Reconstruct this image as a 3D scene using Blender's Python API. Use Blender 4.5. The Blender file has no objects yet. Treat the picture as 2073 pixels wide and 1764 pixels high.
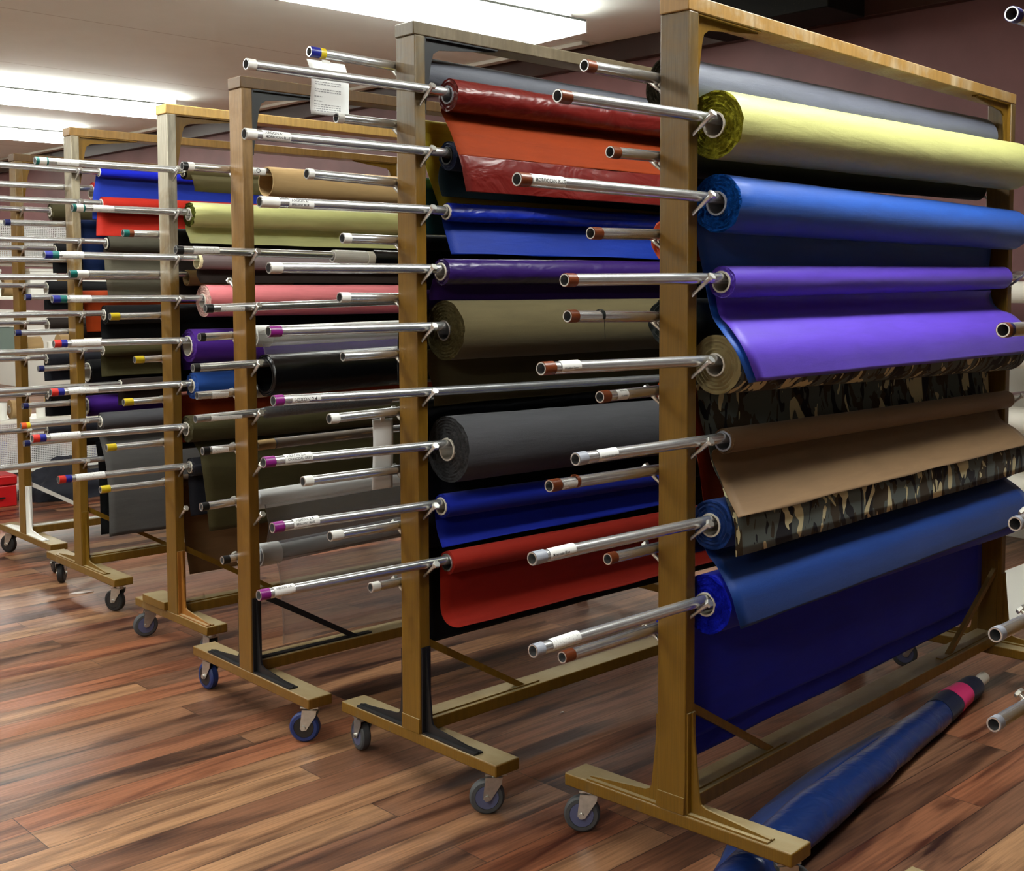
import bpy, bmesh, math, random
from mathutils import Vector, noise, Matrix
random.seed(7)
S = bpy.context.scene
COL = S.collection
PI = math.pi

# rack frames: world x, y of the near post corner, yaw, foot overhang behind, foot overhang in front, height offset, length
RACKS = {
    0: (0.9920, 2.3130, 0.80285, 0.330, 0.330, 0.000, 2.00),
    1: (0.2552, 2.9244, 0.84748, 0.320, 0.309, -0.019, 2.00),
    2: (-0.4816, 3.4735, 0.79446, 0.322, 0.336, 0.038, 2.00),
    3: (-1.1363, 4.0355, 0.76751, 0.353, 0.365, -0.020, 2.00),
    4: (-1.6394, 4.7681, 0.77361, 0.310, 0.248, -0.000, 2.00),
    5: (-2.3796, 5.6180, 0.76786, 0.368, 0.366, 0.021, 1.87),
    6: (-2.9873, 6.3504, 0.75853, 0.330, 0.358, -0.020, 2.00),
}
# pipes: rack -> list of (end position along the rack, height at the end, height at the post)
FRONT = {
    1: [(-0.488, 1.886, 1.896), (-0.610, 1.704, 1.704), (-0.467, 1.500, 1.506), (-0.540, 1.314, 1.304), (-0.432, 1.111, 1.106), (-0.569, 0.915, 0.903), (-0.567, 0.717, 0.705)],
    2: [(-0.548, 2.048, 2.052), (-0.556, 1.873, 1.876), (-0.516, 1.704, 1.708), (-0.493, 1.535, 1.538), (-0.497, 1.370, 1.370), (-0.486, 1.189, 1.181), (-0.518, 1.030, 1.022), (-0.495, 0.855, 0.847), (-0.538, 0.683, 0.675)],
    3: [(-0.251, 1.604, 1.601), (-0.154, 1.416, 1.420), (-0.201, 1.223, 1.227), (-0.196, 1.056, 1.061)],
    4: [(-0.514, 1.945, 1.948), (-0.385, 1.781, 1.783), (-0.491, 1.604, 1.603), (-0.467, 1.441, 1.441), (-0.466, 1.276, 1.273), (-0.482, 1.096, 1.099), (-0.552, 0.930, 0.927), (-0.463, 0.768, 0.767)],
    5: [(-0.460, 2.031, 2.028), (-0.460, 1.879, 1.882), (-0.460, 1.701, 1.701), (-0.460, 1.530, 1.533), (-0.460, 1.359, 1.362), (-0.460, 1.191, 1.192), (-0.460, 1.018, 1.021), (-0.266, 0.855, 0.856), (-0.460, 0.671, 0.669)],
    6: [(-0.460, 1.896, 1.896), (-0.460, 1.690, 1.693), (-0.460, 1.497, 1.494), (-0.460, 1.301, 1.298), (-0.460, 1.107, 1.109), (-0.460, 0.914, 0.917), (-0.460, 0.724, 0.727)],
}
BACK = {
    1: [(-0.261, 1.995, 2.001), (-0.169, 1.805, 1.809), (-0.239, 1.611, 1.616), (-0.320, 1.418, 1.411), (-0.205, 1.224, 1.225), (-0.382, 1.032, 1.024), (-0.176, 0.828, 0.824), (-0.339, 0.624, 0.617)],
    2: [(-0.281, 2.133, 2.130), (-0.196, 1.961, 1.961), (-0.295, 1.798, 1.792), (-0.181, 1.624, 1.623), (-0.193, 1.456, 1.454), (-0.184, 1.287, 1.289), (-0.233, 1.112, 1.116), (-0.322, 0.943, 0.941), (-0.235, 0.775, 0.773), (-0.098, 0.602, 0.600)],
    3: [(-0.163, 1.886, 1.886), (-0.115, 1.317, 1.319), (-0.128, 1.120, 1.122), (-0.112, 0.930, 0.932), (-0.121, 0.740, 0.743), (-0.048, 0.545, 0.547)],
    4: [(-0.141, 1.698, 1.699), (-0.353, 1.536, 1.538), (-0.201, 1.370, 1.371), (-0.106, 1.196, 1.197), (-0.155, 1.029, 1.030), (-0.228, 0.854, 0.854), (-0.256, 0.691, 0.690)],
    5: [(-0.460, 1.955, 1.957), (-0.269, 1.782, 1.783), (-0.460, 1.613, 1.616), (-0.188, 1.439, 1.441), (-0.237, 1.275, 1.276), (-0.138, 1.104, 1.105), (-0.214, 0.933, 0.935), (-0.212, 0.758, 0.759)],
    6: [],
    0: [(-0.172, 1.992, 1.992), (-0.178, 1.404, 1.404), (-0.106, 1.024, 1.024), (-0.182, 0.820, 0.820), (-0.180, 0.644, 0.644)],
}

LF, LB = 0.018, -0.107          # lateral offset of the pipe rows in front of / behind the posts
PW, PT = 0.089, 0.038           # lumber width and thickness
ZF, TF = 0.127, 0.035           # underside and thickness of the feet
ZT = 2.169                      # top of the posts
RP = 0.0137                     # pipe radius

# ------------------------------------------------------------------ materials
def srgb(r, g, b):
    f = lambda c: (c/255/12.92) if c/255 <= 0.04045 else ((c/255+0.055)/1.055)**2.4
    return (f(r), f(g), f(b), 1)

class Mat:
    def __init__(s, name):
        s.m = bpy.data.materials.new(name); s.m.use_nodes = True
        s.t = s.m.node_tree; s.b = s.t.nodes['Principled BSDF']; s.out = s.t.nodes['Material Output']
    def n(s, kind, **kw):
        x = s.t.nodes.new('ShaderNode' + kind)
        for k, v in kw.items():
            if k in x.inputs.keys(): x.inputs[k].default_value = v
            else: setattr(x, k, v)
        return x
    def l(s, a, b): s.t.links.new(a, b)
    def set(s, **kw):
        for k, v in kw.items(): s.b.inputs[k.replace('_', ' ')].default_value = v
    def coords(s, scale=(1, 1, 1), rot=(0, 0, 0), kind='Object'):
        tc = s.n('TexCoord'); mp = s.n('Mapping'); s.l(tc.outputs[kind], mp.inputs['Vector'])
        mp.inputs['Scale'].default_value = scale; mp.inputs['Rotation'].default_value = rot
        return mp.outputs[0]
    def noise(s, vec, scale, detail=3, rough=.5, dist=0):
        x = s.n('TexNoise'); s.l(vec, x.inputs['Vector'])
        x.inputs['Scale'].default_value = scale; x.inputs['Detail'].default_value = detail
        x.inputs['Roughness'].default_value = rough; x.inputs['Distortion'].default_value = dist
        return x.outputs['Fac']
    def ramp(s, fac, stops, interp='LINEAR'):
        x = s.n('ValToRGB'); s.l(fac, x.inputs[0]); r = x.color_ramp; r.interpolation = interp
        while len(r.elements) > 1: r.elements.remove(r.elements[0])
        r.elements[0].position = stops[0][0]; r.elements[0].color = stops[0][1]
        for p, c in stops[1:]:
            e = r.elements.new(p); e.color = c
        return x.outputs[0]
    def mix(s, fac, a, b, blend='MIX'):
        x = s.n('Mix', data_type='RGBA', blend_type=blend)
        for k, v in ((0, fac), (6, a), (7, b)):
            if hasattr(v, 'is_output'): s.l(v, x.inputs[k])
            else: x.inputs[k].default_value = v
        return x.outputs[2]
    def bump(s, h, strength, dist=.002):
        x = s.n('Bump'); s.l(h, x.inputs['Height']); x.inputs['Strength'].default_value = strength
        x.inputs['Distance'].default_value = dist; s.l(x.outputs[0], s.b.inputs['Normal'])

def flat(name, rgb, rough=.5, metal=0, spec=.4):
    m = Mat(name); m.set(Base_Color=srgb(*rgb), Roughness=rough, Metallic=metal, Specular_IOR_Level=spec)
    return m.m

def fabric(name, rgb, rough=.7, wrinkle=.25, sheen=.06, spec=.16, fold=1.0, gain=.57):
    m = Mat(name); c = tuple(x*gain for x in srgb(*rgb)[:3]) + (1,)
    v = m.coords((2.2, 14, 14))
    n1 = m.noise(v, 2.2, 4, .6, .6)
    d = tuple(x*.86 for x in c[:3]) + (1,)
    m.l(m.ramp(n1, [(.35, d), (.65, c)]), m.b.inputs['Base Color'])
    m.set(Roughness=rough, Specular_IOR_Level=spec, Sheen_Weight=sheen, Sheen_Roughness=.5)
    w = m.n('Mix', data_type='FLOAT'); w.inputs[0].default_value = .25
    m.l(n1, w.inputs[2]); v2 = m.coords((60, 60, 60)); m.l(m.noise(v2, 14, 2), w.inputs[3])
    m.bump(w.outputs[0], wrinkle, .006*fold)
    return m.m

def frayed(name, rgb):
    m = Mat(name); c = srgb(*rgb); v = m.coords((1, 1, 1)); n1 = m.noise(v, 90, 4, .7)
    d = tuple(x*.35 for x in c[:3]) + (1,)
    m.l(m.ramp(n1, [(.3, d), (.7, c)]), m.b.inputs['Base Color']); m.set(Roughness=.95, Specular_IOR_Level=.05)
    m.bump(n1, 1, .008)
    return m.m

def nylon(name, rgb, strength=.55):
    m = Mat(name); c = tuple(x*.6 for x in srgb(*rgb)[:3]) + (1,); v = m.coords((4, 7, 7))
    n1 = m.noise(v, 1.7, 3, .5, .7)
    m.set(Base_Color=c, Roughness=.3, Specular_IOR_Level=.5)
    m.bump(n1, strength, .02)
    return m.m

def painted_wood(name, rgb, worn, amount=.5, top=None, rough=.38, dust=.75):
    """mustard paint over lumber; worn patches show bare wood; top adds more with height, part wear, part painted sheen"""
    m = Mat(name); c = srgb(*rgb); w = srgb(*worn)
    v = m.coords((1, 1, 1)); g = m.noise(m.coords((14, 60, 1.6)), 4, 4, .6, .4)
    big = m.noise(v, 5.5, 5, .65, .5)
    fac = m.n('Math', operation='MULTIPLY_ADD'); m.l(big, fac.inputs[0]); fac.inputs[1].default_value = 3.2
    fac.inputs[2].default_value = -2.25 + amount
    o = fac.outputs[0]
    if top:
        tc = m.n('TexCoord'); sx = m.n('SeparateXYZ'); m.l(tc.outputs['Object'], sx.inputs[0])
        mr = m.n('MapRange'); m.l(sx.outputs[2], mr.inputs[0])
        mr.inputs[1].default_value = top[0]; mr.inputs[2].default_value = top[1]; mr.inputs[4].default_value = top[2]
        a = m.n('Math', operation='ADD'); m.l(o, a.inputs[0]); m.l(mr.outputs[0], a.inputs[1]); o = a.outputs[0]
    cl = m.n('Clamp'); m.l(o, cl.inputs[0])
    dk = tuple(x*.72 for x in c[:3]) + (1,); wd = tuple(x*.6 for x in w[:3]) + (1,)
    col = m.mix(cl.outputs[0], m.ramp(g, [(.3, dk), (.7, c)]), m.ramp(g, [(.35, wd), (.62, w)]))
    if dust:
        ge = m.n('NewGeometry'); sz = m.n('SeparateXYZ'); m.l(ge.outputs['True Normal'], sz.inputs[0])
        up = m.n('MapRange'); m.l(sz.outputs[2], up.inputs[0]); up.inputs[1].default_value = .8; up.inputs[2].default_value = 1.0; up.inputs[4].default_value = dust
        dn = m.n('Math', operation='MULTIPLY'); m.l(up.outputs[0], dn.inputs[0]); m.l(m.ramp(big, [(.25, (.45,)*3+(1,)), (.7, (1, 1, 1, 1))]), dn.inputs[1])
        col = m.mix(dn.outputs[0], col, srgb(158, 146, 116))
    m.l(col, m.b.inputs['Base Color']); m.set(Roughness=rough, Specular_IOR_Level=.32)
    m.bump(g, .25, .0015)
    return m.m

def galvanised(name, base=(222, 223, 224), rough=.25):
    m = Mat(name); n1 = m.noise(m.coords((9, 26, 26)), 3, 2, .5); c = srgb(*base); d = tuple(x*.84 for x in c[:3]) + (1,)
    m.l(m.ramp(n1, [(.3, d), (.7, c)]), m.b.inputs['Base Color']); m.set(Roughness=rough)
    m.set(Metallic=.85)
    return m.m

def camo(name, cols, sc=(10, 10, 4)):
    m = Mat(name); col = cols[0]
    for q, (lo, c) in enumerate(cols[1:]):
        tc = m.n('TexCoord'); mp = m.n('Mapping'); m.l(tc.outputs['Object'], mp.inputs['Vector'])
        mp.inputs['Scale'].default_value = sc; mp.inputs['Location'].default_value = (q*7.3, q*3.7, q*5.1); mp.inputs['Rotation'].default_value = (0, .25*(q-1), 0)
        f = m.noise(mp.outputs[0], 1.0, 2, .5, .9)
        col = m.mix(m.ramp(f, [(0, (0, 0, 0, 1)), (lo, (1, 1, 1, 1))], 'CONSTANT'), col, c)
    m.l(col, m.b.inputs['Base Color'])
    m.set(Roughness=.8, Specular_IOR_Level=.12, Sheen_Weight=.05)
    return m.m

def plastic_film(name, tint=(225, 225, 225), opac=.16, rough=.12):
    m = Mat(name); m.set(Base_Color=srgb(*tint), Roughness=rough, Specular_IOR_Level=.6)
    tr = m.n('BsdfTransparent'); tr.inputs[0].default_value = (.93, .93, .93, 1)
    lw = m.n('LayerWeight'); lw.inputs[0].default_value = .35
    mr = m.n('MapRange'); m.l(lw.outputs['Facing'], mr.inputs[0]); mr.inputs[3].default_value = opac; mr.inputs[4].default_value = min(1, opac+.5)
    mx = m.n('MixShader'); m.l(mr.outputs[0], mx.inputs[0]); m.l(tr.outputs[0], mx.inputs[1]); m.l(m.b.outputs[0], mx.inputs[2])
    m.l(mx.outputs[0], m.out.inputs['Surface'])
    m.bump(m.noise(m.coords((3, 12, 12)), 3, 4, .6, 1), .4, .01)
    return m.m

def emitter(name, rgb, k):
    m = Mat(name); m.set(Base_Color=(.9, .9, .9, 1)); m.b.inputs['Emission Color'].default_value = rgb + (1,)
    m.b.inputs['Emission Strength'].default_value = k
    return m.m

M = {}
M['steel'] = galvanised('galvanised_steel')
M['bolt'] = galvanised('zinc_bolt', (205, 205, 200), .28)
M['fork'] = galvanised('caster_steel', (190, 188, 182), .3)
M['black_iron'] = flat('black_iron', (24, 24, 26), .42)
M['white_iron'] = flat('white_iron', (225, 225, 220), .4)
M['tyre'] = flat('grey_tyre', (62, 64, 66), .6)
M['tyre_blue'] = flat('blue_tyre', (28, 46, 98), .5)
M['tyre_black'] = flat('black_tyre', (22, 22, 23), .6)
M['hub'] = flat('blue_grey_hub', (78, 82, 112), .45)
M['hub_black'] = flat('black_hub', (28, 27, 27), .5)
M['paper'] = flat('white_paper', (226, 226, 224), .7)
M['ink'] = flat('black_ink', (40, 40, 44), .7)
M['white_core'] = flat('white_core', (214, 208, 196), .7)
M['card'] = fabric('cardboard', (182, 150, 104), .75, .1, 0, gain=.8)
M['cream'] = flat('cream_card', (226, 214, 172), .7)
for k, c in dict(brown=(112, 52, 20), white=(222, 220, 214), silver=(150, 154, 166), magenta=(122, 26, 112), black=(20, 20, 21),
                 teal=(16, 98, 92), blue=(20, 28, 128), yellow=(196, 172, 30), red=(188, 40, 30), orange=(206, 84, 40), navy=(22, 28, 80)).items():
    M['tape_' + k] = flat('tape_' + k, c, .35)
# mustard lumber per rack
MUST = (110, 79, 18)
M['post0'] = painted_wood('mustard_lumber_a', MUST, (118, 100, 70), .3)
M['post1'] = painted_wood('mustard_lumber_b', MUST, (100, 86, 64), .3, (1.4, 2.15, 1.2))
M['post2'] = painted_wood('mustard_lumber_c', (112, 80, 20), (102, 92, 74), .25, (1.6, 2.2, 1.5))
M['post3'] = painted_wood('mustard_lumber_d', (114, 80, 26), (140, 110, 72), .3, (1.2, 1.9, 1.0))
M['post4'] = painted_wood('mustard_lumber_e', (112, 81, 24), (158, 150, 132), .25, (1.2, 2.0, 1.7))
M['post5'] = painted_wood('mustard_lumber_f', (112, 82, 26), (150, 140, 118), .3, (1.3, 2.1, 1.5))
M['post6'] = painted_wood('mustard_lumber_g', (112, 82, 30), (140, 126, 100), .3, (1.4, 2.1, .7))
M['beam1'] = painted_wood('honey_beam', (156, 120, 68), (186, 172, 146), .75)
M['beam2'] = painted_wood('grey_beam', (98, 86, 66), (122, 110, 92), .6)
M['beam3'] = painted_wood('brown_beam', (96, 70, 40), (124, 96, 62), .4)
M['beam4'] = painted_wood('pine_beam', (206, 166, 96), (222, 190, 130), .5)
M['beam5'] = painted_wood('oak_beam', (140, 106, 58), (150, 128, 96), .4)
M['beam0'] = M['beam6'] = M['beam3']
M['mustard'] = painted_wood('mustard_metal', (112, 81, 20), (150, 122, 72), .2)
M['amber'] = painted_wood('amber_bracket', (150, 98, 40), (196, 160, 100), .35)
# cloth
F = dict(
 lime=fabric('lime_cloth', (206, 205, 128), .46, .3, spec=.4, gain=.78), blue=fabric('bright_blue_cloth', (26, 100, 214), .5, .25, spec=.4),
 violet=fabric('violet_cloth', (114, 76, 236), .48, .18, spec=.35), tan=fabric('tan_cloth', (150, 118, 84), .6, .22),
 navy=fabric('navy_cloth', (16, 62, 142), .55, .22), royal=fabric('royal_cloth', (12, 30, 186), .65, .15, gain=.85),
 slate=fabric('slate_cloth', (102, 106, 124), .5, .35, spec=.4, gain=.75), black=fabric('black_cloth', (16, 16, 19), .75, .2),
 orange=fabric('orange_cloth', (206, 74, 18), .6, .25), darkgreen=fabric('dark_green_cloth', (26, 36, 34), .7, .5),
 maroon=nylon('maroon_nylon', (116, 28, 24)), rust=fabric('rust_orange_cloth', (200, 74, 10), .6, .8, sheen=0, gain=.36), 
 inky=fabric('ink_blue_cloth', (18, 34, 70), .55, .3), bluenylon=nylon('blue_nylon', (28, 52, 186), .6),
 plum=nylon('plum_nylon', (58, 32, 108), .35), grape=fabric('grape_cloth', (74, 34, 140), .6, .2),
 olive=fabric('olive_cloth', (88, 78, 50), .8, .2, gain=.85), charcoal=fabric('charcoal_cloth', (80, 80, 84), .8, .45, gain=.85),
 brilliant=fabric('brilliant_blue_cloth', (20, 46, 196), .7, .15), red=fabric('red_cloth', (204, 46, 26), .7, .15, gain=.55),
 grey=fabric('grey_cloth', (118, 120, 130), .55, .4), gold=fabric('gold_cloth', (186, 166, 40), .5, .5, gain=1),
 thinblue=fabric('thin_blue_cloth', (14, 62, 190), .5, .4, sheen=0, gain=.42), teal=fabric('teal_cloth', (22, 86, 84), .6, .3), deepteal=fabric('deep_teal_cloth', (16, 44, 54), .6, .3),
 vinyl=nylon('black_vinyl', (14, 14, 18), .25), olivegrey=fabric('olive_grey_cloth', (124, 114, 76), .6, .2),
 palelime=fabric('pale_lime_cloth', (212, 212, 140), .46, .25, spec=.5, gain=.82), mauve=fabric('grey_mauve_cloth', (152, 134, 134), .6, .2),
 darkbrown=fabric('dark_brown_cloth', (52, 40, 34), .7, .2), pink=fabric('pink_cloth', (238, 134, 142), .48, .15, spec=.4, gain=.95),
 purple=fabric('purple_cloth', (82, 30, 150), .65, .2), sea=fabric('sea_blue_cloth', (34, 84, 172), .6, .2),
 darkolive=fabric('dark_olive_cloth', (72, 66, 36), .7, .5, gain=.7), gunmetal=fabric('gunmetal_cloth', (44, 46, 56), .7, .25),
 ash=fabric('ash_grey_cloth', (92, 90, 88), .75, .3), brown=fabric('brown_cloth', (116, 86, 56), .7, .2, gain=.9), cobalt=fabric('cobalt_cloth', (44, 72, 208), .6, .15, gain=.62),
 scarlet=fabric('scarlet_cloth', (214, 48, 30), .65, .15, gain=.6), greyolive=fabric('grey_olive_cloth', (92, 88, 74), .7, .2),
 stone=fabric('stone_grey_cloth', (128, 122, 104), .7, .2), darkblue=fabric('dark_blue_cloth', (16, 44, 98), .6, .6),
 milk=plastic_film('milky_plastic', (236, 234, 228), .8, .25), clear=plastic_film('clear_film', (226, 228, 232), .06, .1),
 haze=plastic_film('hazy_film', (236, 236, 234), .36, .1), smoke=plastic_film('smoke_film', (120, 120, 124), .34, .16),
 limeedge=frayed('frayed_lime', (136, 132, 34)), blueedge=frayed('frayed_blue', (14, 74, 158)), greenedge=frayed('frayed_green', (84, 88, 34)), darkedge=frayed('frayed_dark', (44, 40, 30)),
 royaledge=frayed('frayed_royal', (22, 34, 200)), charedge=frayed('frayed_charcoal', (66, 66, 68)), oliveedge=frayed('frayed_olive', (74, 66, 40)), pinkedge=frayed('pale_pink_edge', (236, 190, 180)),
 cardtube=M['card'], beige=fabric('beige_selvedge', (178, 160, 112), .85, .5), yellowedge=fabric('yellow_selvedge', (170, 160, 50), .7, .2),
)
K1, BR, GR, CR = srgb(26, 23, 30), srgb(62, 52, 38), srgb(88, 95, 92), srgb(206, 196, 156)
F['camo'] = camo('woodland_camouflage', [GR, (.53, BR), (.56, K1), (.588, CR)], (16, 16, 7.5))

# ------------------------------------------------------------------ mesh helpers
def finish(name, verts, faces, mat, parent=None, loc=(0, 0, 0), ang=.6, mats=None, fmat=None):
    me = bpy.data.meshes.new(name); me.from_pydata(verts, [], faces)
    me.materials.append(mat)
    for x in mats or []: me.materials.append(x)
    if fmat:
        for p, k in zip(me.polygons, fmat): p.material_index = k
    bm = bmesh.new(); bm.from_mesh(me)
    bmesh.ops.recalc_face_normals(bm, faces=bm.faces)
    for f in bm.faces: f.smooth = True
    for e in bm.edges:
        if len(e.link_faces) == 2 and e.calc_face_angle(0) > ang: e.smooth = False
    bm.to_mesh(me); bm.free()
    o = bpy.data.objects.new(name, me); COL.objects.link(o); o.location = loc
    if parent: o.parent = parent
    return o

class MB:
    """collects solids given in (along, lateral, height) and builds ONE mesh of them; local axes x=along, y=-lateral, z"""
    def __init__(s): s.v, s.f = [], []
    def add(s, vs, fs):
        k = len(s.v); s.v += [(a, -b, c) for a, b, c in vs]; s.f += [tuple(i+k for i in f) for f in fs]; return s
    def box(s, a0, a1, l0, l1, z0, z1):
        v = [(a, l, z) for a in (a0, a1) for l in (l0, l1) for z in (z0, z1)]
        return s.add(v, [(0, 1, 3, 2), (4, 6, 7, 5), (0, 4, 5, 1), (2, 3, 7, 6), (0, 2, 6, 4), (1, 5, 7, 3)])
    def lathe(s, p0, p1, prof, n=24, closed=False):
        """prof = (distance from p0 along p0->p1, radius); closed joins last ring to first (a tube)"""
        a, b = Vector(p0), Vector(p1); d = (b-a).normalized()
        u = d.orthogonal().normalized(); w = d.cross(u); vs = []
        for t, r in prof:
            for k in range(n):
                q = a + d*t + (u*math.cos(2*PI*k/n) + w*math.sin(2*PI*k/n))*r; vs.append(tuple(q))
        m = len(prof); fs = []
        for i in range(m if closed else m-1):
            j = (i+1) % m
            for k in range(n): fs.append((i*n+k, i*n+(k+1) % n, j*n+(k+1) % n, j*n+k))
        if not closed:
            fs.append(tuple(range(n))); fs.append(tuple((m-1)*n+k for k in range(n)))
        return s.add(vs, fs)
    def rod(s, p0, p1, r, n=12): return s.lathe(p0, p1, [(0, r), ((Vector(p1)-Vector(p0)).length, r)], n)
    def tube(s, p0, p1, ri, ro, n=24):
        L = (Vector(p1)-Vector(p0)).length
        return s.lathe(p0, p1, [(0, ri), (0, ro), (L, ro), (L, ri)], n, True)
    def prism(s, poly, axis, c0, c1):
        """poly in the two other axes, extruded along axis 0=along 1=lateral 2=height"""
        def mk(p, c):
            q = list(p); q.insert(axis, c); return tuple(q)
        n = len(poly); v = [mk(p, c0) for p in poly] + [mk(p, c1) for p in poly]
        f = [tuple(range(n)), tuple(range(n, 2*n))] + [(i, (i+1) % n, n+(i+1) % n, n+i) for i in range(n)]
        return s.add(v, f)
    def build(s, name, mat, parent=None, loc=(0, 0, 0), bevel=0, ang=.6):
        o = finish(name, s.v, s.f, mat, parent, loc, ang)
        if bevel:
            b = o.modifiers.new('edge', 'BEVEL'); b.width = bevel; b.segments = 2; b.limit_method = 'ANGLE'
        return o

def tag(o, label, cat, group=None, kind=None):
    o['label'] = label; o['category'] = cat
    if group: o['group'] = group
    if kind: o['kind'] = kind
    return o

def empty(name, loc, yaw=0):
    o = bpy.data.objects.new(name, None); COL.objects.link(o)
    o.location = loc; o.rotation_euler = (0, 0, yaw); o.empty_display_size = .05
    return o

def rack_point(i, s, l, z):
    x, y, yaw = RACKS[i][:3]; c, d = math.cos(yaw), math.sin(yaw)
    return (x + s*c + l*d, y + s*d - l*c, z)

def catmull(pts, n):
    P = [pts[0]] + list(pts) + [pts[-1]]; out = []
    seg = len(pts)-1
    for k in range(n+1):
        t = k/n*seg; i = min(int(t), seg-1); t -= i
        a, b, c, d = P[i], P[i+1], P[i+2], P[i+3]
        out.append(tuple(.5*((2*b[j]) + (-a[j]+c[j])*t + (2*a[j]-5*b[j]+4*c[j]-d[j])*t*t + (-a[j]+3*b[j]-3*c[j]+d[j])*t**3) for j in range(len(b))))
    return out

_glyphs = {}
def glyphs(txt, size):
    key = (txt, size)
    if key not in _glyphs:
        cu = bpy.data.curves.new('t', 'FONT'); cu.body = txt; cu.size = size; cu.resolution_u = 2; cu.offset = size*.012
        o = bpy.data.objects.new('t', cu); COL.objects.link(o)
        me = bpy.data.meshes.new_from_object(o.evaluated_get(bpy.context.evaluated_depsgraph_get()))
        _glyphs[key] = ([tuple(v.co[:2]) for v in me.vertices], [tuple(p.vertices) for p in me.polygons])
        bpy.data.objects.remove(o); bpy.data.curves.remove(cu); bpy.data.meshes.remove(me)
    return _glyphs[key]

# ------------------------------------------------------------------ racks
RACKNAME = {0: 'rack cut off by the right edge', 1: 'camouflage-roll rack', 2: 'maroon-and-red-roll rack', 3: 'clear-plastic-roll rack',
            4: 'pink-roll rack', 5: 'scarlet-and-blue-roll rack', 6: 'white-bracketed rack'}
RACKLABEL = {
 0: 'mustard wooden fabric rack mostly hidden past the right edge, only foot and pipe ends showing',
 1: 'tall mustard wooden rack on grey casters carrying yellow-green, violet and camouflage rolls',
 2: 'mustard wooden rack with greyed top beam carrying maroon, olive, charcoal and red rolls',
 3: 'mustard wooden rack with black brackets and blue-tyred casters, holding clear plastic rolls',
 4: 'mustard wooden rack with pine top beam and pink roll, spare wood block on its foot',
 5: 'mustard wooden rack carrying scarlet and cobalt rolls and a long charcoal hanging cloth',
 6: 'mustard wooden rack with white painted corner brackets, beside the shelves at the back'}

def bracket(name, mat, parent, loc, a, h, sign, axis):
    """stamped corner bracket: leg lying along the foot/beam (a), leg up the post (h), concave web between them"""
    b = MB(); t = .005; w = .016
    web = [(0, 0), (a, 0), (a, t+.003), (.05, .026), (.036, .032), (.03, .042), (t+.003, h), (0, h)]
    web = [(p*sign, q) for p, q in web]
    if axis == 1:       # foot direction: profile in (lateral, height)
        b.prism(web, 0, -.003, .003)
        b.prism([(-w, 0), (w, 0), (w, t), (-w, t)], 1, 0, a*sign)
        b.prism([(-w, 0), (w, 0), (w, h), (-w, h)], 1, 0, t*sign)
    else:               # beam direction: profile in (along, height)
        b.prism(web, 1, -.003, .003)
        b.box(min(0, a*sign), max(0, a*sign), -w, w, 0, t); b.box(min(0, t*sign), max(0, t*sign), -w, w, 0, h)
    return b.build(name, mat, parent, loc, ang=.5)

_meshes = {}
def shared(key, make, name, parent, loc, rot=0):
    """first call builds the mesh, later calls reuse its data"""
    if key not in _meshes:
        o = make(); _meshes[key] = o.data
        bpy.data.objects.remove(o)
    o = bpy.data.objects.new(name, _meshes[key]); COL.objects.link(o)
    o.parent = parent; o.location = loc; o.rotation_euler = (0, 0, rot)
    return o

def caster(parent, s, l, ang, style):
    """swivel caster under a foot, its axle turned by ang"""
    def fork():
        b = MB(); b.box(-.038, .038, -.03, .03, .1215, .1268); b.rod((0, 0, .108), (0, 0, .123), .016, 16)
        b.box(-.021, .021, -.03, .018, .1055, .1095)
        for s_ in (-1, 1):
            poly = [(-.03, .109), (.018, .109), (.016, .092), (-.016, .043), (-.028, .040), (-.037, .048), (-.036, .06)]
            b.prism(poly, 0, s_*.0195-.0012, s_*.0195+.0012)
            b.rod((s_*.019, -.026, .05), (s_*.026, -.026, .05), .008, 10)
        return b.build('fork', M['fork'])
    def tyre():
        b = MB(); c = (-.016, -.026, .05)
        b.lathe(c, (.016, -.026, .05), [(0, .034), (.001, .044), (.006, .0492), (.016, .05), (.026, .0492), (.031, .044), (.032, .034)], 36, True)
        return b.build('wheel', M['tyre'])
    def hub():
        b = MB(); b.lathe((-.0155, -.026, .05), (.0155, -.026, .05), [(0, .033), (.003, .033), (.005, .026), (.006, .012), (.006, .007), (.025, .007), (.025, .012), (.026, .026), (.028, .033), (.031, .033)], 30)
        return b.build('hub', M['hub'])
    r = shared('fork', fork, 'caster', parent, (s, -l, 0), ang)
    t = shared('tyre'+style, tyre, 'wheel', r, (0, 0, 0)); h = shared('hub'+style, hub, 'hub', r, (0, 0, 0))
    t.data.materials[0] = M[{'grey': 'tyre', 'blue': 'tyre_blue', 'black': 'tyre_black'}[style]]
    h.data.materials[0] = M['hub' if style == 'grey' else 'hub_black']
    return r

def bolt_mesh():
    b = MB(); d = Vector((0, .79, .613)).normalized()
    p = lambda t: tuple(Vector((0, -.006, -.0448)) + d*t)
    b.lathe(p(0), p(.076), [(0, .0042), (.03, .0042), (.034, .0054), (.076, .0054)], 12)
    b.lathe(p(.076), p(.0835), [(0, .0118), (.006, .0118), (.0078, .0098)], 6)
    return b.build('support_bolt', M['bolt'])

STY = {0: ('mustard', 'mustard', 'mustard', 'grey'), 1: ('mustard', 'mustard', 'mustard', 'grey'), 2: ('black_iron', 'mustard', 'black_iron', 'grey'),
       3: ('black_iron', 'black_iron', 'black_iron', 'blue'), 4: ('amber', 'mustard', 'mustard', 'grey'), 5: ('mustard', 'mustard', 'mustard', 'black'),
       6: ('white_iron', 'white_iron', 'mustard', 'black')}
CAST = {0: (1.2, 1.4), 1: (1.45, -1.35), 2: (.6, 1.65), 3: (.85, 1.5), 4: (2.1, .8), 5: (.2, 1.25), 6: (1.2, .6)}

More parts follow.
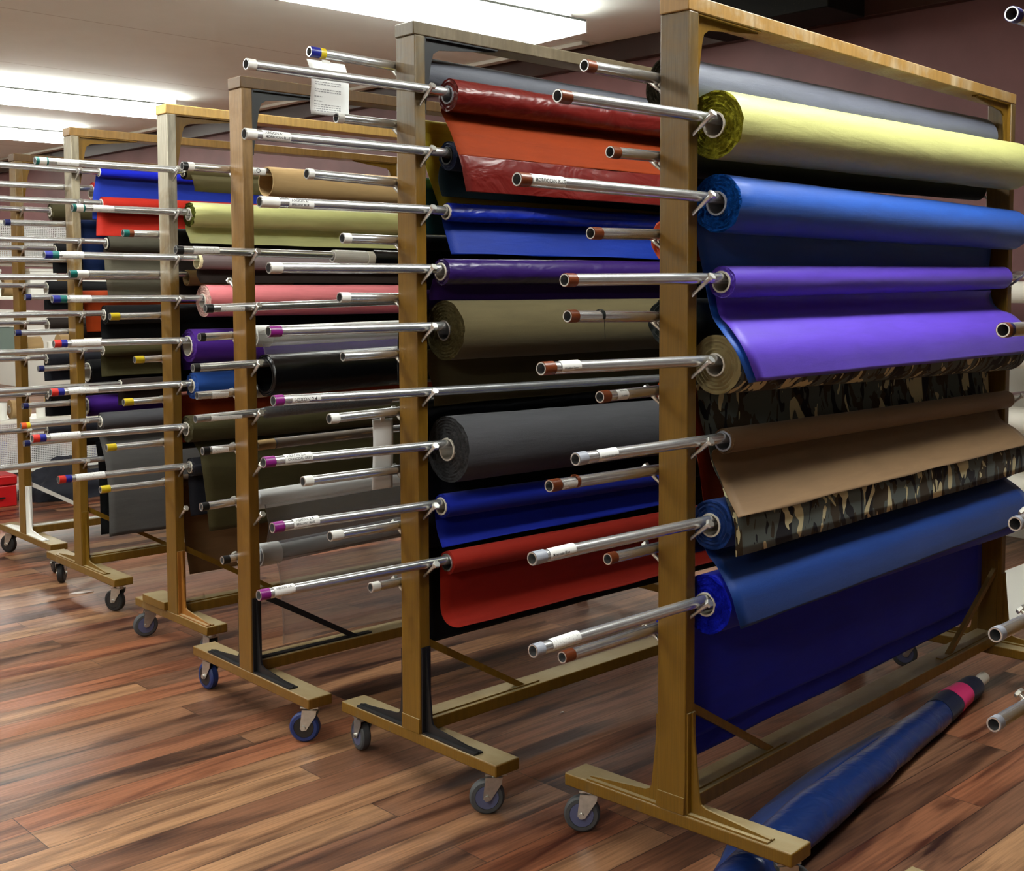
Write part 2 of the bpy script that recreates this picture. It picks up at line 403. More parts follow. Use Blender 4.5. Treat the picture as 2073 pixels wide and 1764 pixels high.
def build_rack(i):
    x, y, yaw, lf, rf, dz, L = RACKS[i]
    zt = ZT + dz; r = empty('fabric_rack', (x, y, 0), yaw)
    tag(r, RACKLABEL[i], 'rack', 'fabric racks')
    zb = ZF + TF; post, beam = M['post%d' % i], M['beam%d' % i]
    for s in (0, L-PT):
        MB().box(s, s+PT, -PW, 0, zb, zt).build('post', post, r, bevel=.003)
    MB().box(-.004, L+.004, -PW, 0, zt, zt+PT).build('top_beam', beam, r, bevel=.003)
    MB().box(PT, L-PT, -PW, 0, zb, zb+PT).build('bottom_beam', post, r, bevel=.003)
    for s in (0, L-PW):
        MB().box(s, s+PW, -PW-lf, rf, ZF, zb).build('foot', post, r, bevel=.004)
    fb, db, tb, cs = STY[i]
    if i != 4:
        bracket('corner_bracket', M[fb], r, (.018, PW, zb), .24, .24, -1, 1)
    bracket('corner_bracket', M[fb], r, (.020, 0, zb), .24, .26, 1, 1)
    for s in (L-.02,):
        bracket('corner_bracket', M[fb], r, (s, 0, zb), .24, .26, 1, 1)
        bracket('corner_bracket', M[fb], r, (s, PW, zb), .24, .26, -1, 1)
    # top brackets hang under the beam
    for s, sg in ((PT, 1), (L-PT, -1)):
        b = MB(); w = .013
        b.box(min(s, s+.28*sg), max(s, s+.28*sg), -.016-w, -.016+w, zt-.005, zt)
        b.box(min(s, s+.005*sg), max(s, s+.005*sg), -.016-w, -.016+w, zt-.22, zt)
        b.prism([(s, zt), (s+.28*sg, zt), (s+.28*sg, zt-.007), (s+.06*sg, zt-.032), (s+.04*sg, zt-.045), (s+.032*sg, zt-.07), (s+.008*sg, zt-.22), (s, zt-.22)], 1, -.019, -.013)
        b.build('top_bracket', M[tb], r, ang=.5)
    # diagonal braces on the bottom beam
    z1 = zb+PT
    for s, sg in ((PT, 1), (L-PT, -1)):
        b = MB(); w = .012
        b.box(min(s+.01*sg, s+.46*sg), max(s+.01*sg, s+.46*sg), -.026-w, -.026+w, z1, z1+.005)
        b.box(min(s, s+.005*sg), max(s, s+.005*sg), -.026-w, -.026+w, z1, z1+.27)
        b.prism([(s+.006*sg, z1+.215), (s+.006*sg, z1+.24), (s+.40*sg, z1+.005), (s+.365*sg, z1+.005)], 1, -.026-.008, -.026+.008)
        b.build('diagonal_brace', M[db], r, ang=.5)
    a0, a1 = CAST[i]
    for s in (.045, L-.045):
        caster(r, s, -PW-lf+.06, a0 - yaw, cs); caster(r, s, rf-.05, a1 - yaw, cs)
    # support bolts, both ends
    spare = {3: [(0, .884), (0, .716), (1, 1.505)], 4: [(0, .60)]}.get(i, [])
    rows = [(0,) + q for q in FRONT.get(i, [])] + [(1,) + q for q in BACK.get(i, [])] + [(b_, 0, z_, z_) for b_, z_ in spare]
    for back, se, ze, zp in rows:
        for s in (.019, L-.019):
            z = ze + (zp-ze)/(.02-se)*(s-se)
            shared('bolt', bolt_mesh, 'support_bolt', r, (s, PW if back else 0, z), PI if back else 0)
    if i == 4:
        MB().box(-.012, .08, -PW-.21, -PW-.005, zb+.001, zb+.036).build('wood_block', post, r, bevel=.003)
    if i in (1, 2):   # spliced block at the base of the post
        MB().box(-.0035, .0, -PW+.002, -.002, zb+.001, zb+.045).build('base_block', post, r, bevel=.001)
    return r
# ------------------------------------------------------------------ pipes
ORD = ['top', 'second from top', 'third from top', 'fourth from top', 'fifth from top', 'sixth from top', 'seventh from top',
       'eighth from top', 'ninth from top', 'lowest']
def patch(parent, name, mat, s0, s1, p0, p1, r=RP, eps=.0006, n=10):
    """a strip of paper wrapped on the pipe between two angles (0 = sideways towards the front, 90 degrees = up)"""
    v, f = [], []
    for s in (s0, s1):
        for k in range(n+1):
            a = math.radians(p0 + (p1-p0)*k/n); v.append((s, -math.cos(a)*(r+eps), math.sin(a)*(r+eps)))
    for k in range(n): f.append((k, k+1, n+2+k, n+1+k))
    return finish(name, v, f, mat, parent)

def lettering(parent, txt, s, ang, size, flip=False, r=RP, eps=.0009):
    gv, gf = glyphs(txt, size); v = []
    for x, y in gv:
        if flip: x, y = -x, -y
        a = math.radians(ang) + y/r; v.append((s+x, -math.cos(a)*(r+eps), math.sin(a)*(r+eps)))
    return finish('lettering', v, gf, M['ink'], parent)

def band(parent, mat, s0, s1, r=RP, name='tape_band'):
    b = MB(); b.tube((s0, 0, 0), (s1, 0, 0), r+.0002, r+.0011, 24)
    return b.build(name, mat, parent)

def pipe(i, back, k, tapes, lab=None, extra=None):
    """a steel pipe resting on the bolts; tapes = [(colour, length)...] from the near end; lab = (start, length, angle, lines, flip)"""
    se, ze, zp = (BACK if back else FRONT)[i][k]
    L = RACKS[i][6]; end = L + .085; l = LB if back else LF
    slope = (zp-ze)/(.02-se)
    ln = end - se
    b = MB(); b.tube((0, 0, 0), (ln, 0, ln*slope), .0112, RP, 24)
    o = b.build('steel_pipe', M['steel'], ang=.7)
    o.location = rack_point(i, se, l, ze); o.rotation_euler = (0, 0, RACKS[i][2])
    row = 'back' if back else 'front'
    n = len((BACK if back else FRONT)[i]); od = 'lowest' if k == n-1 else ORD[k]
    desc = 'bare-ended' if not tapes else '-and-'.join(c for c, _ in tapes) + '-taped'
    words = ''
    if lab and lab[3] and any(lab[3]): words = ' lettered ' + [t for t in lab[3] if t][-1]
    tag(o, '%s steel pipe%s, %s on %s side of %s' % (desc, words, od, row, RACKNAME[i].replace('rack cut off by', 'rack at')), 'pipe', 'pipes on the ' + RACKNAME[i])
    t = .001
    for c, w in tapes:
        band(o, M['tape_'+c], t, t+w); t += w
    if lab:
        s0, w, a, lines, flip = lab
        p = patch(o, 'paper_label', M['paper'] if any(lines or ['']) else M['scribble'], s0, s0+w, a-62, a+62)
        size = .0135
        for j, tx in enumerate(lines or []):
            if not tx: continue
            fit = min(.011 if j == 0 and len(lines) > 1 else size, (w-.012)/max(1, len(tx))/.62)
            a0 = a + (6 if j == 0 else -34) if not flip else a + (-8 if j == 0 else 46)
            lettering(p, tx, s0+.007 if not flip else s0+w-.007, a0, fit, flip)
    if extra: extra(o)
    return o

# ------------------------------------------------------------------ cloth rolls
def wound(name, s0, s1, r, rc, mat, seed, dz, endmat=None, wob=.0012, fuzz=.003, parent=None, n=56):
    """a wound bolt of cloth: gently uneven surface, near end with ridged layers"""
    v, f, fm = [], [], []; L = s1-s0; ns = 26
    def ring(s, rad, jit=0):
        for k in range(n):
            a = 2*PI*k/n
            rr = rad + wob*noise.noise((s*2.2+seed, 1.6*math.cos(a)+seed, 1.6*math.sin(a))) + wob*.8*noise.noise((s*9+seed, a*.6, seed))
            q = s + (jit*noise.noise((math.cos(a)*4+seed, math.sin(a)*4, rad*300)) if jit else 0)
            v.append((q, -rr*math.cos(a), rr*math.sin(a) + dz*q))
    m = max(4, min(16, int((r-rc)/.0045))); rings = 0
    for k in range(m+1):                                    # near end: layers stand proud or sunk
        rad = rc + (r-rc)*k/m
        base = 0 if k == m else ((.0022 if k % 2 else -.0012) - .002*(1-k/m))
        ring(base, rad, fuzz); rings += 1
    for k in range(1, ns+1): ring(L*k/ns, r); rings += 1
    for k in range(1, 4): ring(L - .002*(k % 2), r-(r-rc)*k/3); rings += 1
    for i in range(rings-1):
        for k in range(n):
            f.append((i*n+k, i*n+(k+1) % n, (i+1)*n+(k+1) % n, (i+1)*n+k)); fm.append(1 if (endmat and i < m) else 0)
    return finish(name, v, f, mat, parent, ang=.9, mats=[endmat] if endmat else None, fmat=fm if endmat else None)

def sheet(root, rl, rz, s1, prof, mat, seed, amp=.004, name='loose_end', curl=0, rs=0, thick=.0011, hem=.004):
    """cloth hanging from a roll; prof = [(lateral, height, edge position along)...] from the roll down"""
    P = catmull(prof, 26); ns = 44; v, f = [], []; k = len(P)
    for j in range(ns+1):
        t = j/ns
        for q, (l, z, e) in enumerate(P):
            w = q/(k-1)
            e1 = s1 - (e - prof[0][2])*.6
            s = e + (e1-e)*t
            d = amp*w*(noise.noise((s*3.1+seed, z*2, seed)) + .5*noise.noise((s*8+seed, z*4.0, 3)))
            zz = z + (hem*noise.noise((s*4+seed, 7, seed)) if q == k-1 else 0)
            v.append((s-rs, -(l+d-rl), zz-rz))
    for j in range(ns):
        for q in range(k-1):
            a = j*k+q; f.append((a, a+1, a+k+1, a+k))
    o = finish(name, v, f, mat, root, ang=1.2)
    m = o.modifiers.new('cloth', 'SOLIDIFY'); m.thickness = thick; m.offset = 0
    return o

_seed = [0]
def roll(i, back, k, s0, s1, r, ri, mat, desc, tails=(), core='white_core', endmat=None, coremat=None, wob=.0012, fuzz=.003, cat='fabric roll', name='fabric_roll', protrude=.006, amp=.004):
    se, ze, zp = (BACK if back else FRONT)[i][k]; slope = (zp-ze)/(.02-se)
    l = LB if back else LF
    rc = min(ri+.0045, r-.001); s1 = min(s1, RACKS[i][6]-.075)
    z0 = ze + slope*(s0-se) - (ri-RP) + .0004
    e = empty(name, rack_point(i, s0, l, z0), RACKS[i][2])
    tag(e, desc + ' of ' + RACKNAME[i], cat, 'rolls on the ' + RACKNAME[i])
    _seed[0] += 1; sd = _seed[0]*3.7
    wound('wound_cloth', s0, s1, r, rc, F[mat], sd, slope, F[endmat] if endmat else None, wob, fuzz, e)
    L = s1-s0
    b = MB(); b.tube((-protrude, 0, -protrude*slope), (L+.006, 0, (L+.006)*slope), ri, rc, 28)
    b.build('cardboard_core', coremat or M[core], e)
    for t in tails:
        pr, m = t[0], t[1]
        nm = t[2] if len(t) > 2 else 'loose_end'
        a = t[3] if len(t) > 3 else amp
        P = []
        for q in pr: P.append(q if len(q) == 3 else (q[0], q[1], P[-1][2] if P else s0))
        zsl = slope
        o = sheet(e, l, z0, s1, P, F[m], sd, a, nm, rs=s0)
    return e

for i in range(7): build_rack(i)

# printed lines on labels whose words cannot be read
_m = Mat('smudged_print'); _v = _m.coords((150, 1, 120)); _n = _m.noise(_v, 1.6, 2, .6)
_m.l(_m.ramp(_n, [(0, srgb(150, 150, 152)), (.36, srgb(176, 176, 176)), (.42, srgb(224, 224, 222))]), _m.b.inputs['Base Color']); _m.set(Roughness=.7)
M['scribble'] = _m.m
BRN = [('brown', .030)]
pipe(1, 0, 0, [('brown', .034)]); pipe(1, 0, 1, [('brown', .030)], (.034, .10, 25, ['', 'MOROCCAN BLUE'], 0)); pipe(1, 0, 2, BRN)
pipe(1, 0, 3, [('brown', .034)], (.052, .062, 20, ['', 'Woodland Camo'], 0)); pipe(1, 0, 4, [('silver', .030)], (.066, .066, 15, ['', 'COYOTE BROWN'], 0))
pipe(1, 0, 5, [('silver', .034)], (.044, .082, 25, ['', 'Morrocan Blue'], 0)); pipe(1, 0, 6, [('silver', .026)], (.05, .09, 40, [''], 0))
for k in range(8):
    def ex(o, k=k):
        if k == 3:      # dark thread knotted round the pipe
            b = MB()
            for q in range(4): b.tube((.112+q*.0022, 0, 0), (.114+q*.0022, 0, 0), RP, RP+.0012, 20)
            b.rod((.116, .013, -.006), (.118, .0145, -.055), .0006, 6); b.build('thread', F['darkgreen'], o)
        if k == 5:
            b = MB(); b.tube((.084, 0, 0), (.094, 0, 0), RP+.0002, RP+.0016, 20); b.box(.072, .086, .002, .006, .0135, .0175); b.build('brown_tie', M['tape_brown'], o)
    pipe(1, 1, k, [('brown', (.03, .028, .032, .028, .028, .03, .026, .034)[k])],
         (.052, .042, 10, ['Hexon 1.6', 'Burgundy'], 1) if k == 4 else (.034, .056, -40, [''], 0) if k == 5 else None, ex)
T2 = [[('white', .024)], [('white', .03)], [('white', .052)], [('white', .035)], [('magenta', .034)], [('magenta', .026)], [('magenta', .03)], [('magenta', .03)], [('magenta', .028)]]
L2 = {1: (.046, .082, 10, ['ARGON 67', 'MORROCAN BLUE'], 0), 2: (.08, .075, 10, ['ARGON 67', 'BRILLIANT BLUE'], 0), 5: (.05, .088, -30, ['HEXON 2.4'], 0),
      6: (.058, .084, 30, ['HEXON 2.4', 'CHARCOAL GREY'], 0), 7: (.058, .08, 30, ['HEXON 2.4', 'BRILLIANT BLUE'], 0), 8: (.04, .062, 30, ['HEXON 2.4'], 0)}
for k in range(9): pipe(2, 0, k, T2[k], L2.get(k))
T2b = [[('blue', .03), ('yellow', .018)], [('white', .02)], [('white', .018)], [('white', .024)], [('white', .03)], [], [('white', .028)], [('white', .028)], [('white', .038)], [('white', .028)]]
for k in range(10): pipe(2, 1, k, T2b[k])
T3 = [[('black', .022)], [('black', .024)], [('black', .02)], []]
for k in range(4): pipe(3, 0, k, T3[k], {0: (.056, .09, 5, [''], 0), 1: (.05, .085, 10, [''], 0), 3: (.05, .11, 25, [''], 0)}.get(k))
def no_tape(o):
    p = patch(o, 'paper_label', M['paper'], .205, .30, -60, 50); lettering(p, 'NO', .245, -25, .022)
T3b = [[('black', .016), ('white', .022)], [('black', .018)], [], [('black', .022)], [('black', .024)], [('black', .024)]]
for k in range(6): pipe(3, 1, k, T3b[k], {2: (.05, .06, -20, [''], 0), 3: (.03, .06, 20, [''], 0)}.get(k), no_tape if k == 0 else None)
TW = [('teal', .012), ('white', .026), ('teal', .006)]; TB = [('blue', .026), ('teal', .024)]; TR = [('red', .024), ('blue', .022)]
for k in range(8): pipe(4, 0, k, (TW, TW, TB, TB, TR, TR, TR, TR)[k], (.075 if k < 2 else .062, .08 if k < 4 else .11, 25, [''], 0))
TY = [('yellow', .036)]
for k in range(7): pipe(4, 1, k, ([('teal', .022), ('brown', .018)], [('teal', .026), ('white', .044)], TY, TY, TY, TY, TY)[k])
for k in range(9): pipe(5, 0, k, [('orange', .022), ('yellow', .016)] if k == 7 else [])
for k in range(8): pipe(5, 1, k, [('navy', .024)] if k in (1, 3, 4, 5, 6, 7) else [])
for k in range(7): pipe(6, 0, k, [])
for k in range(5): pipe(0, 1, k, ([('blue', .02)], [('brown', .012), ('navy', .012)], [('silver', .012)], [('silver', .02)], [('silver', .02)])[k])

# ---- camouflage-roll rack
R = roll
R(1, 0, 0, .083, 1.93, .084, .028, 'lime', 'fat yellow-green roll with frayed end, top of front side', endmat='limeedge', fuzz=.008, wob=.0016)
R(1, 0, 1, .096, 1.93, .072, .026, 'blue', 'bright blue fabric roll, second on front side', fuzz=.008, endmat='blueedge', coremat=M['tape_silver'],
  tails=[([(-.044, 1.66, .096), (-.05, 1.6, .105), (-.048, 1.52, .13), (-.034, 1.447, .135), (-.012, 1.408, .122), (.046, 1.374, .08), (.096, 1.325, .07), (.108, 1.252, .104)], 'blue')])
R(1, 0, 2, .119, 1.86, .040, .0235, 'violet', 'violet roll with long loose end draped over the camouflage roll', fuzz=.004,
  tails=[([(-.018, 1.474, .14), (-.024, 1.446, .155), (-.004, 1.412, .142), (.055, 1.385, .101), (.106, 1.33, .09), (.118, 1.253, .126)], 'violet')])
R(1, 0, 3, .095, 1.93, .074, .025, 'camo', 'woodland camouflage roll with beige layered end, fourth on front side', endmat='beige', fuzz=.003,
  tails=[([(-.048, 1.25, .1), (-.05, 1.211, .112), (-.046, 1.147, .119), (-.036, 1.09, .136), (-.024, 1.03, .142), (.0, .985, .146), (.04, .955, .11), (.077, .928, .082), (.091, .895, .078), (.093, .82, .082)], 'camo')])
R(1, 0, 4, .132, 1.93, .032, .022, 'tan', 'thin tan roll with wide loose end over the camouflage cloth', fuzz=.005, coremat=M['tape_silver'],
  tails=[([(-.012, 1.072, .128), (-.016, 1.052, .128), (.002, 1.006, .135), (.052, .968, .096), (.104, .918, .073)], 'tan')])
R(1, 0, 5, .079, 1.90, .063, .026, 'navy', 'navy blue roll with draped loose end, sixth on front side', fuzz=.004,
  tails=[([(-.03, .85, .1), (-.03, .83, .112), (-.01, .80, .11), (.035, .787, .08), (.095, .738, .052), (.112, .688, .056), (.116, .646, .071)], 'navy')])
R(1, 0, 6, .060, 1.93, .075, .026, 'royal', 'royal blue roll with spiral end, lowest on front side', fuzz=.007, endmat='royaledge',
  tails=[([(-.05, .66, .058), (-.06, .60, .058), (-.062, .45, .058), (-.062, .315, .058)], 'royal')])
R(1, 1, 0, .060, 1.93, .073, .026, 'slate', 'slate grey roll behind the yellow-green one, top of back side', fuzz=.004, wob=.002, endmat='darkedge')
R(1, 1, 1, .060, 1.93, .035, .024, 'black', 'thin black roll with added black curtain, second on back side', tails=[([(-.14, 1.79, .17), (-.168, 1.7, .17), (-.182, 1.5, .17), (-.182, .9, .17)], 'black')])  # black sheet put in to darken the gap between the front rolls
R(1, 1, 2, .060, 1.93, .055, .026, 'orange', 'orange roll peeping out behind the post, third on back side', fuzz=.006)
R(1, 1, 3, .060, 1.93, .062, .026, 'darkgreen', 'dark green roll behind the post, fourth on back side', fuzz=.006)
R(1, 1, 4, .060, 1.93, .038, .024, 'orange', 'orange roll with hanging loose end, fifth on back side', tails=[([(-.072, 1.205, .09), (-.068, 1.13, .11), (-.067, 1.03, .14), (-.066, .9, .17)], 'orange')])
R(1, 1, 5, .060, 1.93, .028, .02, 'black', 'thin black roll, sixth on back side')
R(1, 1, 6, .060, 1.93, .030, .02, 'inky', 'ink blue roll, seventh on back side')
R(1, 1, 7, .060, 1.93, .035, .022, 'royal', 'royal blue roll with floor-length loose end, lowest on back side', tails=[([(-.076, .59, .06), (-.088, .5, .06), (-.09, .35, .06), (-.09, .245, .06)], 'royal')])
# ---- maroon-and-red-roll rack
R(2, 0, 0, .109, 1.93, .046, .022, 'maroon', 'shiny maroon roll with creased orange-topped loose end, top of front side', wob=.003, amp=.010, coremat=M['tape_silver'],
  tails=[([(-.016, 2.012, .112), (-.02, 1.998, .112), (.036, 1.936, .1), (.084, 1.866, .09)], 'rust', 'upper_drape', .006),  # upper stretch of the loose end coloured orange
         ([(.084, 1.866, .09), (.093, 1.83, .095), (.096, 1.80, .1), (.098, 1.762, .108)], 'maroon', 'loose_end', .014)])
R(2, 0, 1, .105, 1.93, .042, .022, 'inky', 'small ink blue roll, second on front side', coremat=M['tape_black'],
  tails=[([(-.014, 1.84, .1), (-.02, 1.82, .1), (-.02, 1.79, .1), (-.014, 1.752, .108)], 'deepteal')])
R(2, 0, 2, .100, 1.93, .027, .018, 'bluenylon', 'thin shiny blue roll with loose end, third on front side', wob=.002, amp=.006,
  tails=[([(-.005, 1.69, .1), (-.003, 1.674, .1), (.013, 1.633, .1), (.034, 1.582, .1)], 'thinblue')])
R(2, 0, 3, .078, 1.93, .039, .022, 'plum', 'dark plum roll with purple loose end, fourth on front side', wob=.002,
  tails=[([(-.018, 1.51, .075), (-.026, 1.49, .075), (-.03, 1.466, .07), (-.028, 1.446, .07)], 'grape')])
R(2, 0, 4, .089, 1.93, .088, .026, 'olive', 'very fat olive brown roll, fifth on front side', fuzz=.006, coremat=M['steel'], endmat='oliveedge',
  tails=[([(-.06, 1.30, .085), (-.064, 1.25, .085), (-.054, 1.18, .1), (-.05, 1.13, .1)], 'olive')])
R(2, 0, 6, .097, 1.93, .098, .030, 'charcoal', 'very fat charcoal grey roll with frayed end, below the bare pipe', fuzz=.006, wob=.002, endmat='charedge')
R(2, 0, 7, .073, 1.93, .036, .022, 'brilliant', 'brilliant blue roll directly above the red one, front side', fuzz=.003,
  tails=[([(-.016, .825, .073), (-.016, .805, .073), (-.005, .756, .073), (.018, .713, .073)], 'brilliant')])
R(2, 0, 8, .093, 1.93, .035, .022, 'red', 'red roll with long rounded loose end, lowest on front side', fuzz=.003, coremat=M['steel'],
  tails=[([(-.014, .655, .093), (-.02, .636, .093), (-.018, .569, .093), (-.016, .512, .093), (-.002, .480, .1), (.018, .467, .112), (.034, .4645, .128)], 'red')])
R(2, 1, 0, .060, 1.93, .049, .022, 'grey', 'pale grey roll behind the maroon one, top of back side', fuzz=.005, endmat='darkedge')
R(2, 1, 1, .060, 1.93, .030, .02, 'gold', 'gold roll with slanting loose end, second on back side', tails=[([(-.082, 1.965, .06), (-.074, 1.9, .075), (-.064, 1.8, .105), (-.06, 1.72, .135)], 'gold', 'loose_end', .01)])
R(2, 1, 2, .060, 1.93, .030, .02, 'teal', 'teal roll with loose end, third on back side', tails=[([(-.082, 1.775, .06), (-.08, 1.74, .06), (-.078, 1.69, .06), (-.078, 1.642, .06)], 'teal')])
R(2, 1, 3, .060, 1.93, .024, .018, 'black', 'thin black roll with black curtain, fourth on back side', tails=[([(-.128, 1.61, .05), (-.14, 1.5, .05), (-.162, 1.3, .05), (-.162, 1.2, .05)], 'black')])
R(2, 1, 4, .060, 1.93, .030, .02, 'grape', 'purple roll behind the plum one, fifth on back side')
R(2, 1, 5, .060, 1.93, .028, .02, 'black', 'thin black roll behind the olive one, sixth on back side')
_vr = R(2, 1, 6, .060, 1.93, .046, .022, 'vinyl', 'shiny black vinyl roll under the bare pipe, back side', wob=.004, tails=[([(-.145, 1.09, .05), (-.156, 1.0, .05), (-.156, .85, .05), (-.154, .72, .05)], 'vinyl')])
patch(_vr, 'painted_highlight', M['paper'], .02, 1.85, 52, 62, .048, .0008)  # white strip painting the highlight along the black vinyl roll
R(2, 1, 7, .060, 1.93, .020, .0165, 'gunmetal', 'gunmetal roll with loose end behind the blue roll, back side', tails=[([(-.09, .93, .05), (-.075, .87, .05), (-.06, .80, .05), (-.056, .70, .05)], 'gunmetal')])
R(2, 1, 8, .060, 1.93, .030, .02, 'black', 'black roll whose loose end hangs behind the red cloth', tails=[([(-.08, .755, .05), (-.07, .70, .05), (-.052, .55, .05), (-.05, .412, .06)], 'black')])
# ---- clear-plastic-roll rack
R(3, 0, 0, .50, 1.93, .030, .02, 'vinyl', 'black roll beside the milky sleeve, topmost on front side', core='white_core', protrude=.03)
R(3, 0, 0, .335, .465, .0225, .0165, 'milk', 'short milky plastic sleeve ahead of a black roll, front side', coremat=F['milk'], cat='plastic sleeve', name='plastic_sleeve')
R(3, 0, 2, .060, 1.93, .072, .056, 'vinyl', 'fat glossy black vinyl roll on front side', coremat=M['tape_black'], wob=.002)
R(3, 0, 3, .060, .56, .020, .0165, 'smoke', 'smoky plastic tube with open end on front side', core='card', coremat=F['smoke'], cat='plastic roll', name='plastic_roll')
R(3, 1, 0, .150, 1.90, .053, .048, 'cardtube', 'wide bare cardboard tube, topmost on back side', coremat=M['card'], cat='cardboard tube', name='cardboard_tube', wob=.0003, fuzz=.0003)
_h1 = R(3, 1, 1, .088, 1.90, .036, .02, 'haze', 'hazy plastic roll with white core and sheer loose end, back side', cat='plastic roll', name='plastic_roll',
  tails=[([(-.072, 1.29, .1), (-.068, 1.26, .105), (-.066, 1.22, .11), (-.066, 1.17, .11)], 'clear')])
R(3, 1, 2, .050, .13, .021, .0165, 'milk', 'short white plastic sleeve, third on back side', coremat=F['milk'], cat='plastic sleeve', name='plastic_sleeve')
R(3, 1, 3, .160, .59, .019, .0165, 'smoke', 'thin smoky film roll with cardboard collar, back side', core='card', protrude=.07, cat='plastic roll', name='plastic_roll')
R(3, 1, 4, .088, 1.90, .034, .02, 'haze', 'clear vinyl roll with sheer hanging sheet, fifth on back side', coremat=F['haze'], cat='plastic roll', name='plastic_roll',
  tails=[([(-.076, .725, .1), (-.072, .69, .105), (-.07, .64, .11), (-.068, .59, .10)], 'clear')])
_h2 = R(3, 1, 5, .090, 1.90, .037, .022, 'smoke', 'clear vinyl roll with sheet almost to the floor, lowest on back side', coremat=F['haze'], cat='plastic roll', name='plastic_roll',
  tails=[([(-.072, .515, .14), (-.068, .46, .15), (-.068, .3, .16), (-.07, .215, .16)], 'clear')])
MB().tube((-.004, 0, 0), (.055, 0, 0), .034, .0385, 32).build('white_end_wrap', F['milk'], _h1)
MB().tube((-.002, 0, 0), (.075, 0, 0), .035, .0405, 32).build('clear_end_wrap', F['haze'], _h2)
# ---- pink-roll rack
R(4, 0, 0, .058, 1.93, .031, .0175, 'olivegrey', 'olive grey roll with dark frayed end, topmost on front side', endmat='darkedge', fuzz=.008, tails=[([(.046, 1.93, .075), (.048, 1.91, .08), (.04, 1.885, .09), (.022, 1.868, .1)], 'olivegrey', 'loose_end', .002)])
R(4, 0, 1, .078, 1.93, .049, .022, 'palelime', 'pale lime roll with shaggy dark end, second on front side', endmat='greenedge', fuzz=.009, tails=[([(-.025, 1.735, .08), (-.03, 1.715, .085), (-.02, 1.69, .09), (-.012, 1.662, .095)], 'palelime')])
R(4, 0, 2, .118, 1.93, .033, .027, 'mauve', 'grey mauve roll with cream core, third on front side', core='cream', protrude=.014, tails=[([(-.012, 1.558, .12), (-.016, 1.54, .12), (-.01, 1.52, .125), (.0, 1.503, .13)], 'darkbrown')])
R(4, 0, 3, .130, 1.93, .065, .024, 'pink', 'fat pink roll with pale layered end, fourth on front side', endmat='pinkedge', fuzz=.003)
R(4, 0, 4, .063, 1.93, .067, .036, 'purple', 'fat purple roll with loose end, fifth on front side', fuzz=.005, tails=[([(-.042, 1.21, .065), (-.05, 1.19, .065), (-.05, 1.17, .07), (-.048, 1.15, .07)], 'purple')])
R(4, 0, 5, .075, 1.93, .053, .024, 'sea', 'sea blue roll below the purple one, front side', fuzz=.006)
R(4, 0, 6, .048, 1.93, .054, .024, 'darkolive', 'dark olive roll with yellow-edged loose end, front side', fuzz=.006,
  tails=[([(-.03, .885, .08), (-.01, .845, .095), (.04, .815, .09), (.066, .765, .085), (.064, .65, .1), (.05, .495, .12)], 'darkolive', 'loose_end', .008)])
R(4, 0, 7, .060, 1.93, .038, .02, 'gunmetal', 'gunmetal roll with loose end, lowest on front side', fuzz=.005, tails=[([(-.016, .74, .07), (-.024, .70, .07), (-.022, .62, .072), (-.02, .555, .075)], 'gunmetal')])
R(4, 1, 0, .060, 1.93, .030, .02, 'black', 'black roll behind the lime one, topmost on back side', tails=[([(-.13, 1.69, .06), (-.14, 1.6, .06), (-.15, 1.5, .06), (-.15, 1.42, .06)], 'darkbrown')])
R(4, 1, 1, .126, .60, .033, .029, 'cardtube', 'open cardboard ring tube, second on back side', coremat=M['card'], cat='cardboard tube', name='cardboard_tube', wob=.0003, fuzz=.0003)
R(4, 1, 2, .060, 1.93, .042, .022, 'black', 'black roll with black curtain behind the pink roll', tails=[([(-.072, 1.34, .055), (-.07, 1.28, .055), (-.07, 1.18, .055), (-.07, 1.09, .055)], 'black')])
R(4, 1, 3, .060, 1.93, .020, .0165, 'gunmetal', 'thin gunmetal roll behind the purple roll')
R(4, 1, 4, .060, 1.93, .031, .02, 'orange', 'orange roll with loose end behind the blue roll', tails=[([(-.078, 1.01, .05), (-.072, .96, .055), (-.068, .91, .06), (-.066, .855, .07)], 'orange')])
R(4, 1, 5, .060, 1.93, .028, .02, 'black', 'thin black roll, sixth on back side')
R(4, 1, 6, .060, 1.93, .030, .02, 'brown', 'brown roll with long hanging end, lowest on back side', tails=[([(-.082, .67, .06), (-.086, .6, .07), (-.088, .45, .08), (-.09, .297, .1)], 'brown')])
# ---- scarlet-and-blue-roll rack
R(5, 0, 0, .124, 1.78, .021, .0165, 'royal', 'thin royal blue roll with bright blue hanging end, topmost on front side',
  tails=[([(.0, 2.012, .113), (-.008, 1.99, .113), (-.022, 1.92, .106), (-.026, 1.88, .103), (-.024, 1.806, .101)], 'cobalt')])
R(5, 0, 1, .130, 1.78, .037, .022, 'scarlet', 'scarlet roll with loose end, second on front side', tails=[([(-.016, 1.858, .122), (-.02, 1.831, .122), (-.012, 1.78, .115), (.0, 1.73, .108)], 'scarlet')])
R(5, 0, 2, .149, 1.78, .035, .022, 'greyolive', 'grey olive roll with stone grey loose end, third on front side', endmat='black', tails=[([(-.014, 1.668, .146), (-.018, 1.64, .148), (-.022, 1.55, .155), (-.022, 1.445, .165)], 'stone')])
R(5, 0, 4, .130, 1.78, .045, .022, 'black', 'black roll with black loose end, fifth on front side', tails=[([(-.026, 1.33, .13), (-.03, 1.31, .13), (-.026, 1.27, .13), (-.02, 1.235, .13)], 'black')])
R(5, 0, 5, .120, 1.78, .030, .02, 'darkolive', 'dark olive roll with loose end, sixth on front side', tails=[([(-.01, 1.17, .12), (-.014, 1.15, .12), (-.014, 1.10, .12), (-.01, 1.06, .12)], 'darkolive')])
